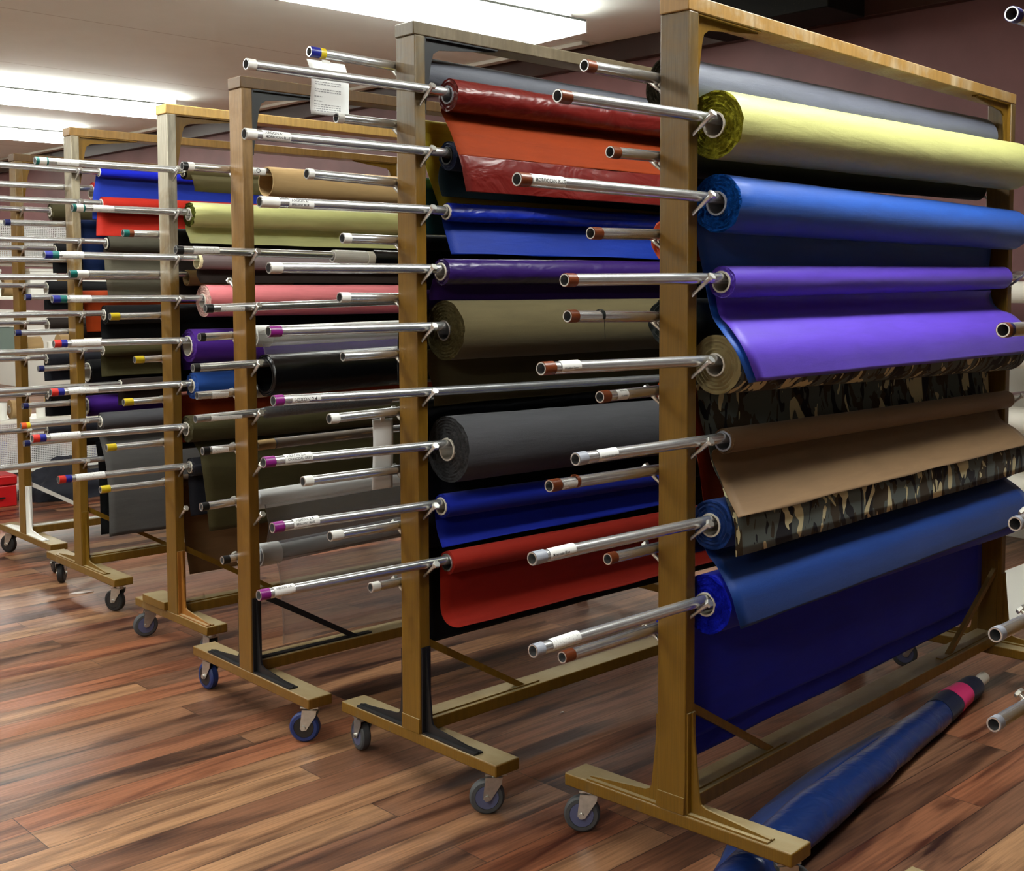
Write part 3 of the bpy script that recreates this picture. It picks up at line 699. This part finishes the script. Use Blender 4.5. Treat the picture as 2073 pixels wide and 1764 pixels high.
R(5, 0, 6, .200, 1.78, .030, .02, 'darkbrown', 'dark brown roll with loose end, seventh on front side', tails=[([(-.01, 1.0, .2), (-.014, .98, .2), (-.018, .95, .2), (-.018, .915, .2)], 'darkbrown')])
R(5, 0, 7, .100, 1.78, .042, .022, 'charcoal', 'charcoal roll with long hanging cloth, on the orange-taped pipe', tails=[([(-.022, .83, .099), (-.012, .785, .099), (.03, .71, .1), (.062, .63, .102), (.085, .47, .102), (.085, .30, .1)], 'ash', 'loose_end', .01)])
R(5, 1, 0, .137, 1.78, .045, .030, 'scarlet', 'red-ended ring roll, topmost on back side', fuzz=.001)
R(5, 1, 1, .060, 1.78, .030, .02, 'darkblue', 'dark blue roll with crumpled hanging end, back side', tails=[([(-.078, 1.765, .06), (-.074, 1.72, .065), (-.074, 1.65, .07), (-.074, 1.54, .075)], 'darkblue', 'loose_end', .012)])
R(5, 1, 2, .060, 1.78, .022, .0165, 'black', 'thin black roll, third on back side')
R(5, 1, 3, .060, 1.78, .036, .022, 'orange', 'orange roll with loose end, fourth on back side', tails=[([(-.074, 1.42, .06), (-.07, 1.38, .07), (-.07, 1.33, .075), (-.072, 1.272, .08)], 'orange')])
R(5, 1, 4, .060, 1.78, .028, .02, 'darkbrown', 'thin dark brown roll, fifth on back side')
R(5, 1, 5, .095, 1.78, .060, .042, 'black', 'black roll with white core, sixth on back side', fuzz=.004)
R(5, 1, 6, .085, 1.78, .050, .036, 'purple', 'purple roll behind the charcoal one, back side', fuzz=.005)
R(5, 1, 7, .060, 1.78, .030, .02, 'black', 'black roll with long black curtain, lowest on back side', tails=[([(-.08, .74, .11), (-.08, .65, .12), (-.08, .45, .125), (-.08, .282, .125)], 'black')])
# ---- white-bracketed rack
for k, (s0, r, m, d) in enumerate([(.17, .045, 'darkolive', 'dark olive roll with frayed end, topmost'), (.19, .04, 'black', 'black roll with grey end, second'), (.14, .042, 'black', 'black roll with pale core, third'),
        (.14, .042, 'darkbrown', 'dark brown roll with pale core, fourth'), (.13, .05, 'gunmetal', 'gunmetal roll, fifth'), (.13, .05, 'black', 'black roll, sixth'), (.12, .045, 'gunmetal', 'gunmetal roll, lowest')]):
    R(6, 0, k, s0, 1.93, r, .03 if k in (2, 3) else .022, m, d + ' on front side', fuzz=.006, tails=[([(-.02, FRONT[6][k][2]-.03, s0), (-.03, FRONT[6][k][2]-.06, s0), (-.03, FRONT[6][k][2]-.1, s0), (-.028, FRONT[6][k][2]-.13, s0)], m)] if k in (1, 2, 4, 5) else ())
# ------------------------------------------------------------------ papers, floor things
def hang_paper(i, s0, s1, l, z0, z1, label, lines=0, bow=.012):
    v, f = [], []; n = 12; m = 6
    e = empty('paper_sheet', rack_point(i, s0, l, z1), RACKS[i][2]); tag(e, label, 'paper sheet')
    for j in range(n+1):
        t = j/n
        for k in range(m+1):
            u = k/m
            v.append(((s1-s0)*u + .02*t*(i == 2)*(lines > 0), -(bow*math.sin(PI*t*1.6)*(1 - .3*u)), (z0-z1)*t))
    for j in range(n):
        for k in range(m): a = j*(m+1)+k; f.append((a, a+1, a+m+2, a+m+1))
    o = finish('sheet', v, f, M['paper'], e); md = o.modifiers.new('t', 'SOLIDIFY'); md.thickness = .0004
    if lines:
        rr = random.Random(3); v, f = [], []
        for t in (.40, .44, .53, .57, .66, .74, .80, .84, .88, .92):
            x = .012; end = (s1-s0)*(.78 if t not in (.66, .74) else .3)
            while x < end:
                w = rr.uniform(.003, .010); b = len(v)
                for (p, q) in ((x, t), (min(x+w, end), t), (min(x+w, end), t+.016), (x, t+.016)):
                    v.append((p + .02*q, -(bow*math.sin(PI*q*1.6)*(1-.3*p/(s1-s0)) + .0008), (z0-z1)*q))
                f.append((b, b+1, b+2, b+3)); x += w + .002
        finish('printed_text', v, f, flat('grey_print', (150, 150, 152), .7), o)
    b = MB(); b.box((s1-s0)*.4, (s1-s0)*.6, -.002, .002, -.008, .004); b.build('tape_strip', M['tape_white'], e)
    return e
hang_paper(2, -.290, -.165, -.107, 1.966, 2.112, 'printed white notice hanging from the blue-and-yellow-taped pipe', 1)
hang_paper(2, -.070, .004, -.128, .885, 1.095, 'blank white paper hanging beside the post under the back pipes of maroon-and-red-roll rack', 0, .004)

def floor_roll():
    path = [(1.43, 4.29, .034), (1.41, 4.262, .040), (1.33, 4.155, .045), (1.24, 4.03, .049), (1.10, 3.835, .053), (.92, 3.585, .058), (.74, 3.335, .063), (.550, 3.075, .066), (.41, 2.885, .056), (.318, 2.765, .050), (.25, 2.675, .045)]
    e = empty('fabric_bolt', (.8, 3.4, 0)); tag(e, 'navy blue fabric bolt with pink band lying on the floor under a rack foot', 'fabric roll')
    P = catmull(path, 60); n = 30
    def body(name, a0, a1, mat, grow=0, dome=True):
        v, f = [], []; idx = list(range(a0, a1+1)); m = len(idx)
        for q in idx:
            x, y, r = P[q]; r += grow
            xa, ya, _ = P[max(0, q-1)]; xb, yb, _ = P[min(60, q+1)]
            d = Vector((xb-xa, yb-ya, 0)).normalized(); w = Vector((-d.y, d.x, 0))
            fl = .95 - .22*q/60
            for k in range(n):
                a = 2*PI*k/n; rr = r*(1 + .10*noise.noise((x*7, y*7, a*.9))+.05*noise.noise((x*22, y*22, math.sin(a)*2)))
                pt = Vector((x, y, 0)) + w*(rr*math.cos(a)*(1+.12*q/60))
                v.append((pt.x-.8, pt.y-3.4, max(.001, r*fl + rr*fl*math.sin(a))))
        for i in range(m-1):
            for k in range(n): f.append((i*n+k, i*n+(k+1) % n, (i+1)*n+(k+1) % n, (i+1)*n+k))
        f.append(tuple(range(n))); f.append(tuple((m-1)*n+k for k in range(n)))
        return finish(name, v, f, mat, e, ang=1.1)
    body('wrapped_cloth', 0, 60, nylon('navy_nylon', (22, 48, 108), .5))
    body('dark_end_wrap', 0, 20, F['inky'], .0012)
    body('pink_band', 11, 16, flat('pink_label', (206, 48, 110), .5), .0022)
    b = MB(); b.tube((1.49-.8, -(4.374-3.4), .036), (1.40-.8, -(4.248-3.4), .036), .017, .022, 24); b.build('white_core_tube', M['white_core'], e)
    # loose flap spilling on the far side
    v, f = [], []; ns, nk = 26, 8
    for j in range(ns+1):
        t = j/ns; q = 18 + t*34; x, y, r = P[int(q)]
        d = Vector((P[60][0]-P[0][0], P[60][1]-P[0][1], 0)).normalized(); w = Vector((d.y, -d.x, 0))
        wd = .135*math.sin(PI*t)**.8
        for k in range(nk+1):
            u = k/nk; pt = Vector((x, y, 0)) + w*(r*.8 + wd*u)
            h = r*1.25*(1-u)**.7*math.sin(PI*t)**.4 + .003 + .006*abs(noise.noise((x*9, y*9, u*3)))
            v.append((pt.x-.8, pt.y-3.4, h))
    for j in range(ns):
        for k in range(nk): a = j*(nk+1)+k; f.append((a, a+1, a+nk+2, a+nk+1))
    o = finish('loose_flap', v, f, F['navy'], e, ang=1.2); md = o.modifiers.new('c', 'SOLIDIFY'); md.thickness = .0015; md.offset = 1
floor_roll()

RY = math.radians(45.5)
def room_pt(a, l, z=0): return (a*math.cos(RY)+l*math.sin(RY), a*math.sin(RY)-l*math.cos(RY), z)
def room_box(name, mat, a0, a1, l0, l1, z0, z1, bevel=0):
    b = MB(); b.box(a0, a1, l0, l1, z0, z1); o = b.build(name, mat, bevel=bevel); o.rotation_euler = (0, 0, RY); return o
def structure(o): o['kind'] = 'structure'; return o

# floor: hand-scraped laminate planks
m = Mat('laminate_planks')
v = m.coords((1, 1, 1))
br = m.n('TexBrick'); m.l(v, br.inputs['Vector']); br.offset = .37; br.offset_frequency = 3; br.squash = 1
for k, x in dict(Scale=1, **{'Mortar Size': .0012, 'Mortar Smooth': .1, 'Bias': 0, 'Brick Width': 1.21, 'Row Height': .127}).items(): br.inputs[k].default_value = x
br.inputs['Color1'].default_value = (0, 0, 0, 1); br.inputs['Color2'].default_value = (1, 1, 1, 1); br.inputs['Mortar'].default_value = (.5, .5, .5, 1)
sep = m.n('SeparateColor'); m.l(br.outputs['Color'], sep.inputs[0]); rnd = sep.outputs[0]
off = m.n('VectorMath', operation='MULTIPLY_ADD'); m.l(br.outputs['Color'], off.inputs[0]); off.inputs[1].default_value = (7.3, 3.1, 5.7); m.l(v, off.inputs[2])
mp = m.n('Mapping'); m.l(off.outputs[0], mp.inputs[0]); mp.inputs['Scale'].default_value = (.8, 6, 1)
gr = m.noise(mp.outputs[0], 1.4, 4, .55, 1.0)
mp2 = m.n('Mapping'); m.l(off.outputs[0], mp2.inputs[0]); mp2.inputs['Scale'].default_value = (2.2, 60, 1)
fine = m.noise(mp2.outputs[0], 2, 4, .6, .3)
tone = m.ramp(rnd, [(0, srgb(78, 54, 44)), (.18, srgb(106, 70, 52)), (.36, srgb(158, 94, 62)), (.5, srgb(92, 66, 54)), (.64, srgb(142, 104, 74)), (.8, srgb(174, 138, 98)), (.9, srgb(138, 80, 54)), (1, srgb(74, 54, 46))])
tone = m.mix(1, tone, srgb(238, 230, 234), 'MULTIPLY')
dark = m.mix(1, tone, srgb(138, 120, 114), 'MULTIPLY')
light = m.mix(.25, tone, srgb(170, 118, 80))
c1 = m.mix(m.ramp(gr, [(.36, (0, 0, 0, 1)), (.56, (1, 1, 1, 1))]), dark, light)
c2 = m.mix(m.ramp(fine, [(.32, (.62, .62, .62, 1)), (.6, (1, 1, 1, 1))]), (0, 0, 0, 1), c1)
c3 = m.mix(br.outputs['Fac'], c2, srgb(30, 20, 15))
m.l(c3, m.b.inputs['Base Color'])
m.l(m.ramp(fine, [(.3, (.42, .42, .42, 1)), (.7, (.3, .3, .3, 1))]), m.b.inputs['Roughness']); m.set(Specular_IOR_Level=.5)
hh = m.n('Mix', data_type='FLOAT'); hh.inputs[0].default_value = .5; m.l(gr, hh.inputs[2]); m.l(fine, hh.inputs[3])
m.bump(hh.outputs[0], .16, .004)
structure(room_box('floor', m.m, -5, 6.85, -22, 6, -.1, 0))

m = Mat('painted_drywall'); v = m.coords((1, 1, 1)); v.node.inputs['Location'].default_value = (0, -.43, 0)
br = m.n('TexBrick'); m.l(v, br.inputs['Vector']); br.offset = .5
for k, x in dict(Scale=1, **{'Mortar Size': .008, 'Mortar Smooth': .8, 'Brick Width': 60, 'Row Height': 2.02}).items(): br.inputs[k].default_value = x
col = m.ramp(m.noise(v, .9, 5, .6), [(.3, srgb(230, 232, 224)), (.7, srgb(240, 242, 235))])
m.l(m.mix(br.outputs['Fac'], col, srgb(186, 178, 166)), m.b.inputs['Base Color']); m.set(Roughness=.75, Specular_IOR_Level=.2)
m.bump(m.noise(m.coords((1, 4, 1)), 3, 4, .6), .3, .01)
structure(room_box('ceiling', m.m, -5, 6.85, -22, 6, 3.36, 3.45))
m = Mat('maroon_wall'); v = m.coords((1, 1, 1))
m.l(m.ramp(m.noise(v, 1.6, 5, .6), [(.3, srgb(96, 64, 63)), (.7, srgb(114, 76, 75))]), m.b.inputs['Base Color']); m.set(Roughness=.6, Specular_IOR_Level=.3)
maroon = m.m
structure(room_box('wall_back', maroon, 6.85, 6.95, -22, 6, 0, 3.36))
lightwall = flat('cream_wall', (196, 188, 172), .7)
structure(room_box('wall_front', lightwall, -5.1, -5, -22, 6, 0, 3.36))
structure(room_box('wall_left', lightwall, -5, 6.85, -22.1, -22, 0, 3.36))
structure(room_box('wall_right', lightwall, -5, 6.85, 6, 6.1, 0, 3.36))
structure(room_box('trim_1', painted_wood('dark_crown', (62, 38, 30), (96, 78, 60), .35), 6.77, 6.85, -22, 6, 3.2, 3.36, .006))
structure(room_box('trim_2', flat('pale_strip', (196, 190, 178), .5), 6.6, 6.68, -22, -6.5, 3.33, 3.36, .004))

structure(room_box('trim_3', flat('added_white_panel', (214, 211, 202), .55), 6.82, 6.85, -22, 6, .0, 1.15, .004))  # white panel added along the wall foot to brighten floor reflections

# tubes stored along the back wall
e = empty('tube_stand', room_pt(6.35, -2.3), RY); tag(e, 'grey stand of white tubes behind the camouflage-roll rack, by the back wall', 'stand')
for l_ in (-1.25, 1.25):
    for a_ in (-.25, .22): MB().box(a_, a_+.03, l_, l_+.03, 0, 1.5).build('upright', M['black_iron'], e)
    for z_ in (.35, .7, 1.05, 1.4): MB().box(-.22, .22, l_, l_+.03, z_-.03, z_).build('crossbar', M['black_iron'], e)
for q, z_ in enumerate((.35, .7, 1.05, 1.4)):
    for k, a_ in enumerate((-.13, 0, .13)):
        b = MB(); b.tube((0, -1.45, 0), (0, 1.5, 0), .05, .058, 24)
        o = b.build('cardboard_tube', M['white_core'], None); o.location = room_pt(6.35+a_, -2.3, z_+.0585); o.rotation_euler = (0, 0, RY)
        tag(o, 'white tube, %s bar of the tube stand, %s' % (('lowest', 'second', 'third', 'top')[q], ('front', 'middle', 'by the wall')[k]), 'tube', 'white tubes on the stand')

# ------------------------------------------------------------------ ceiling lights
LENS = emitter('light_diffuser', (.965, 1, .955), 18.0)
RAIL = flat('lens_rail', (92, 94, 90), .5)
HOUS = flat('light_housing', (196, 194, 188), .4)
def ceiling_light(x, y, label, yaw=42):
    e = empty('ceiling_light', (x, y, 3.36), math.radians(yaw)); tag(e, label, 'ceiling light', 'ceiling lights')
    MB().box(-1.0, 1.0, -.13, .13, -.12, -.002).build('housing', HOUS, e, bevel=.004)
    # wraparound lens: bulges past the housing on both sides, so it also throws light up on the ceiling
    prof = [(-.14, -.086), (-.255, -.078), (-.285, -.09), (-.285, -.13), (-.262, -.16), (.262, -.16), (.285, -.13), (.285, -.09), (.255, -.078), (.14, -.086), (.14, -.125), (-.14, -.125)]
    b = MB(); b.prism(prof, 0, -.985, .985); b.build('diffuser', LENS, e)
    for s in (-1, 1):
        MB().box(-.985, .985, min(s*.272, s*.293), max(s*.272, s*.293), -.0905, -.0755).build('rail', RAIL, e)
        MB().box(min(s*.987, s*1.0), max(s*.987, s*1.0), -.288, .288, -.162, -.076).build('end_cap', HOUS, e)
ceiling_light(-.91, 7.75, 'bright ceiling light above the maroon-and-red-roll rack')
ceiling_light(-4.89, 11.53, 'long bright ceiling light past the pink-roll rack')
ceiling_light(-6.78, 13.63, 'ceiling light farther away, seen left of the scarlet-and-blue-roll rack')
for a, l, w in ((3.0, -1.35, 'over the camouflage-roll rack'), (-1.7, -2.1, 'over the aisle'), (1.3, -4.4, 'added over the aisle by the clear-plastic-roll rack'), (-.2, -7.2, 'over the aisle beside the pink-roll rack'), (.4, -11.5, 'over the far end of the aisle'),  # unseen fixtures; the one by the clear-plastic-roll rack is added for extra light
             (-3.2, .6, 'behind the aisle'), (-3.2, -5, 'behind the far aisle'), (4.9, -18.5, 'by the far wall')):
    p = room_pt(a, l); ceiling_light(p[0], p[1], 'ceiling light out of view ' + w, 45.5)

# dark box under the ceiling by the wall
m = Mat('speckled_dark_wood'); m.l(m.ramp(m.noise(m.coords((9, 9, 9)), 6, 4, .6), [(.64, srgb(14, 12, 9)), (.76, srgb(60, 54, 40))]), m.b.inputs['Base Color']); m.set(Roughness=.7, Specular_IOR_Level=.1)
o = room_box('hanging_box', m.m, 6.05, 6.45, -5.0, -3.95, 3.115, 3.358, .006); tag(o, 'dark speckled box fixed under the ceiling near the maroon wall', 'box')
o = room_box('foam_board', flat('white_foam', (222, 220, 212), .6), 5.0, 6.1, -2.72, -1.9, .001, .03, .004); tag(o, 'white foam board lying on the floor behind the camouflage-roll rack', 'board')

def scrap(name, pts, loc, mat, label, cat):
    v = [(x, y, .001) for x, y in pts] + [(x, y, .0025+.006*random.random()) for x, y in pts]; n = len(pts)
    f = [tuple(range(n)), tuple(range(n, 2*n))] + [(i, (i+1) % n, n+(i+1) % n, n+i) for i in range(n)]
    tag(finish(name, v, f, mat, None, loc), label, cat)
scrap('paper_scrap', [(0, 0), (.05, .012), (.02, .045)], (.26, 4.93, 0), flat('pale_yellow', (216, 204, 150), .7), 'pale yellow triangular scrap on the floor behind the red cloth', 'scrap')
scrap('film_scrap', [(0, 0), (.06, .01), (.1, .05), (.05, .045), (.02, .03)], (-2.49, 5.72, 0), flat('clear_scrap', (200, 190, 184), .2), 'crumpled clear film scrap on the floor by the scarlet-and-blue-roll rack caster', 'scrap')
scrap('lint', [(0, 0), (.012, .002), (.008, .01)], (-.08, 4.1, 0), flat('white_lint', (220, 216, 210), .7), 'tiny white lint on the floor between the maroon and camouflage racks', 'scrap')


# ------------------------------------------------------------------ shelves at the back left
SHX, SHY, SHW = -4.05, 8.75, math.radians(43.5)
def sh_pt(x, l, z): return (SHX + x*math.cos(SHW) + l*math.sin(SHW), SHY + x*math.sin(SHW) - l*math.cos(SHW), z)
WHT = flat('white_shelf', (228, 226, 216), .45)
e = empty('shelving_unit', sh_pt(0, 0, 0), SHW); tag(e, 'white shelving unit against the back, seen between the white-bracketed rack posts', 'shelving unit')
LEV = [.16, .54, .98, 1.42, 1.66, 1.95]
for z in LEV: MB().box(-1.1, 1.1, -.2, .2, z-.022, z).build('shelf', WHT, e, bevel=.002)
for x in (-1.1, 1.06):
    for l in (-.225, .2): MB().box(x, x+.03, l, l+.03, 0, 1.98).build('upright', WHT, e)
SPOOLS = []
def on_shelf(name, label, cat, x, z, make, group):
    o = empty(name, sh_pt(x, .02, z+.0012), SHW); tag(o, label, cat, group); make(o); return o
def webbing(mat, r, w):
    def mk(o):
        b = MB(); n = 24
        b.lathe((-w/2, .05, r+.0005), (w/2, .05, r+.0005), [(0, r*.45), (.002, r), (w/2, r*.985), (w-.002, r), (w, r*.45)], n, True); b.build('webbing', mat, o)
        b = MB(); b.tube((-w/2-.004, .05, r+.0005), (w/2+.004, .05, r+.0005), r*.36, r*.449, 20); b.build('core', M['white_core'], o)
    return mk
def bin_box(mat, w, d, h, lid=None):
    def mk(o):
        b = MB(); t = .006
        b.box(-w/2, w/2, -d/2, d/2, 0, t); b.box(-w/2, -w/2+t, -d/2, d/2, t, h); b.box(w/2-t, w/2, -d/2, d/2, t, h)
        b.box(-w/2+t, w/2-t, -d/2, -d/2+t, t, h); b.box(-w/2+t, w/2-t, d/2-t, d/2, t, h); b.build('bin_body', mat, o)
        if lid: MB().box(-w/2-.006, w/2+.006, -d/2-.006, d/2+.006, h, h+.02).build('lid', lid, o, bevel=.003)
    return mk
def cup(mat, r, h):
    def mk(o):
        b = MB(); b.lathe((0, .1, 0), (0, .1, h), [(0, r*.8), (h, r), (h, r*.92), (.006, r*.74)], 20); b.build('cup_body', mat, o)
    return mk
whitebin = flat('white_bin', (236, 236, 228), .4); lilac = flat('lilac_bin', (130, 136, 214), .4); tanw = M['card']; blackw = flat('black_webbing', (26, 26, 28), .6)
copper = flat('copper_box', (150, 96, 74), .5); sage = flat('sage_bin', (104, 118, 110), .5)
gk = 'bins on the white shelves'; gs = 'spools on the white shelves'; gc = 'cups on the white shelves'
names = ['lowest', 'second', 'third', 'fourth', 'fifth', 'top']
rr = random.Random(11); nth = {}
KIND = {0: 'sbsB', 1: 'cscSkcs', 2: 'sSksKscs', 3: 'WsWWsWs', 4: 'sWsWsW', 5: ''}
COLS = dict(s=('tan', tanw), S=('black', blackw), b=('sage', sage), B=('lilac', lilac), k=('copper', copper), K=('sage', sage), W=('white', whitebin), c=('white', whitebin))
for lv, seq in KIND.items():
    if not seq: continue
    x = -.98; room = LEV[lv+1]-LEV[lv]-.03 if lv < 5 else .4
    while x <= .98:
        for ch in seq:
            if x > .98: break
            cn, cm = COLS[ch]; key = (cn, ch in 'sS', ch == 'c', lv); nth[key] = nth.get(key, 0)+1
            od = ['first', 'second', 'third', 'fourth', 'fifth', 'sixth', 'seventh', 'eighth', 'ninth', 'tenth', 'eleventh', 'twelfth', 'thirteenth', 'fourteenth', 'fifteenth', 'sixteenth'][nth[key]-1]
            tail = '%s from the aisle end on the %s white shelf' % (od, names[lv])
            if ch in 'sS':
                r = min(room*.46, rr.uniform(.055, .08)); w = rr.uniform(.10, .15)
                on_shelf('webbing_spool', '%s webbing spool, %s' % (cn, tail), 'spool', x+w/2, LEV[lv], webbing(cm, r, w), gs)
            elif ch == 'c':
                r = rr.uniform(.03, .045); w = 2*r
                on_shelf('plastic_cup', '%s plastic cup, %s' % (cn, tail), 'cup', x+w/2, LEV[lv], cup(cm, r, min(room*.8, rr.uniform(.09, .14))), gc)
            else:
                w = rr.uniform(.16, .24); h = min(room*.85, rr.uniform(.14, .26))
                on_shelf('storage_bin', '%s storage bin, %s' % (cn, tail), 'bin', x+w/2, LEV[lv], bin_box(cm, w, .30, h, cm if ch in 'WB' else None), gk)
            x += w + .03
def wire_panel(x0, x1, z0, z1, label):
    e = empty('wire_panel', sh_pt((x0+x1)/2, .245, z0), SHW); tag(e, label, 'panel')
    w = (x1-x0)/2; h = z1-z0; b = MB(); nx = int(2*w/.0125); nz = int(h/.0125)
    for k in range(nx+1): q = -w+2*w*k/nx; b.box(q-.0036, q+.0036, -.0025, .0025, 0, h)
    for k in range(nz+1): q = h*k/nz; b.box(-w, w, .0026, .0066, q-.003, q+.003)
    b.build('wire_grid', flat('white_wire', (206, 205, 203), .5), e)
    b = MB(); b.box(-w-.012, w+.012, -.006, .008, -.026, -.0045); b.box(-w-.012, w+.012, -.006, .008, h+.0045, h+.024); b.build('panel_edge', WHT, e)
wire_panel(-.35, .75, 1.69, 1.93, 'white wire grid panel at the top of the white shelving unit')
wire_panel(-.35, .75, .20, .52, 'white wire grid panel at the bottom of the white shelving unit')

RED = flat('red_enamel', (176, 22, 26), .35)
e = empty('tool_chest', (-4.06, 8.10, 0), SHW); tag(e, 'red tool chest on the floor beside the white-bracketed rack', 'tool chest')
MB().box(-.28, .14, -.15, .15, 0, .145).build('chest_body', RED, e, bevel=.008); MB().box(-.285, .145, -.155, .155, .147, .215).build('lid', RED, e, bevel=.012)
b = MB(); b.box(-.2, .06, .155, .165, .06, .07); b.build('handle', M['black_iron'], e)

def bundle():
    v, f = [], []; nu, nv = 30, 14
    for j in range(nv+1):
        ph = PI/2*j/nv
        for k in range(nu):
            a = 2*PI*k/nu; r = 1 + .35*noise.noise((math.cos(a)*1.8, math.sin(a)*1.8, ph*2)) + .12*noise.noise((a*3, ph*6, 2))
            v.append((.36*math.cos(a)*math.cos(ph)*r, .2*math.sin(a)*math.cos(ph)*r, .001 + .2*math.sin(ph)*max(.5, r)*(1-.3*math.cos(a))))
    for j in range(nv):
        for k in range(nu): f.append((j*nu+k, j*nu+(k+1) % nu, (j+1)*nu+(k+1) % nu, (j+1)*nu+k))
    f.append(tuple(range(nu)))
    o = finish('cloth_bundle', v, f, F['gunmetal'], None, (-3.62, 8.52, 0), 1.2); o.rotation_euler = (0, 0, SHW)
    tag(o, 'dark crumpled cloth bundle on the floor below the wire panel', 'cloth bundle')
bundle()

# ------------------------------------------------------------------ camera
W_, H_ = 2073, 1764
cd = bpy.data.cameras.new('camera'); cam = bpy.data.objects.new('camera', cd); COL.objects.link(cam)
cd.sensor_fit = 'HORIZONTAL'; cd.sensor_width = 36; cd.lens = 36*2425.9/W_
cd.shift_x = (W_/2-1180.64)/W_; cd.shift_y = (737.76-H_/2)/W_; cd.clip_start = .05
cam.location = (0, 0, 1.48394); cam.rotation_euler = (PI/2-.06395, 0, 0)
S.camera = cam
S.view_settings.view_transform = 'Standard'; S.view_settings.look = 'None'; S.view_settings.gamma = 1
S.view_settings.exposure = 0.65
S.cycles.use_denoising = True
S.cycles.max_bounces = 6; S.cycles.diffuse_bounces = 3; S.cycles.glossy_bounces = 3; S.cycles.transparent_max_bounces = 14; S.cycles.adaptive_threshold = .06; S.cycles.adaptive_min_samples = 16; S.cycles.caustics_reflective = False; S.cycles.caustics_refractive = False
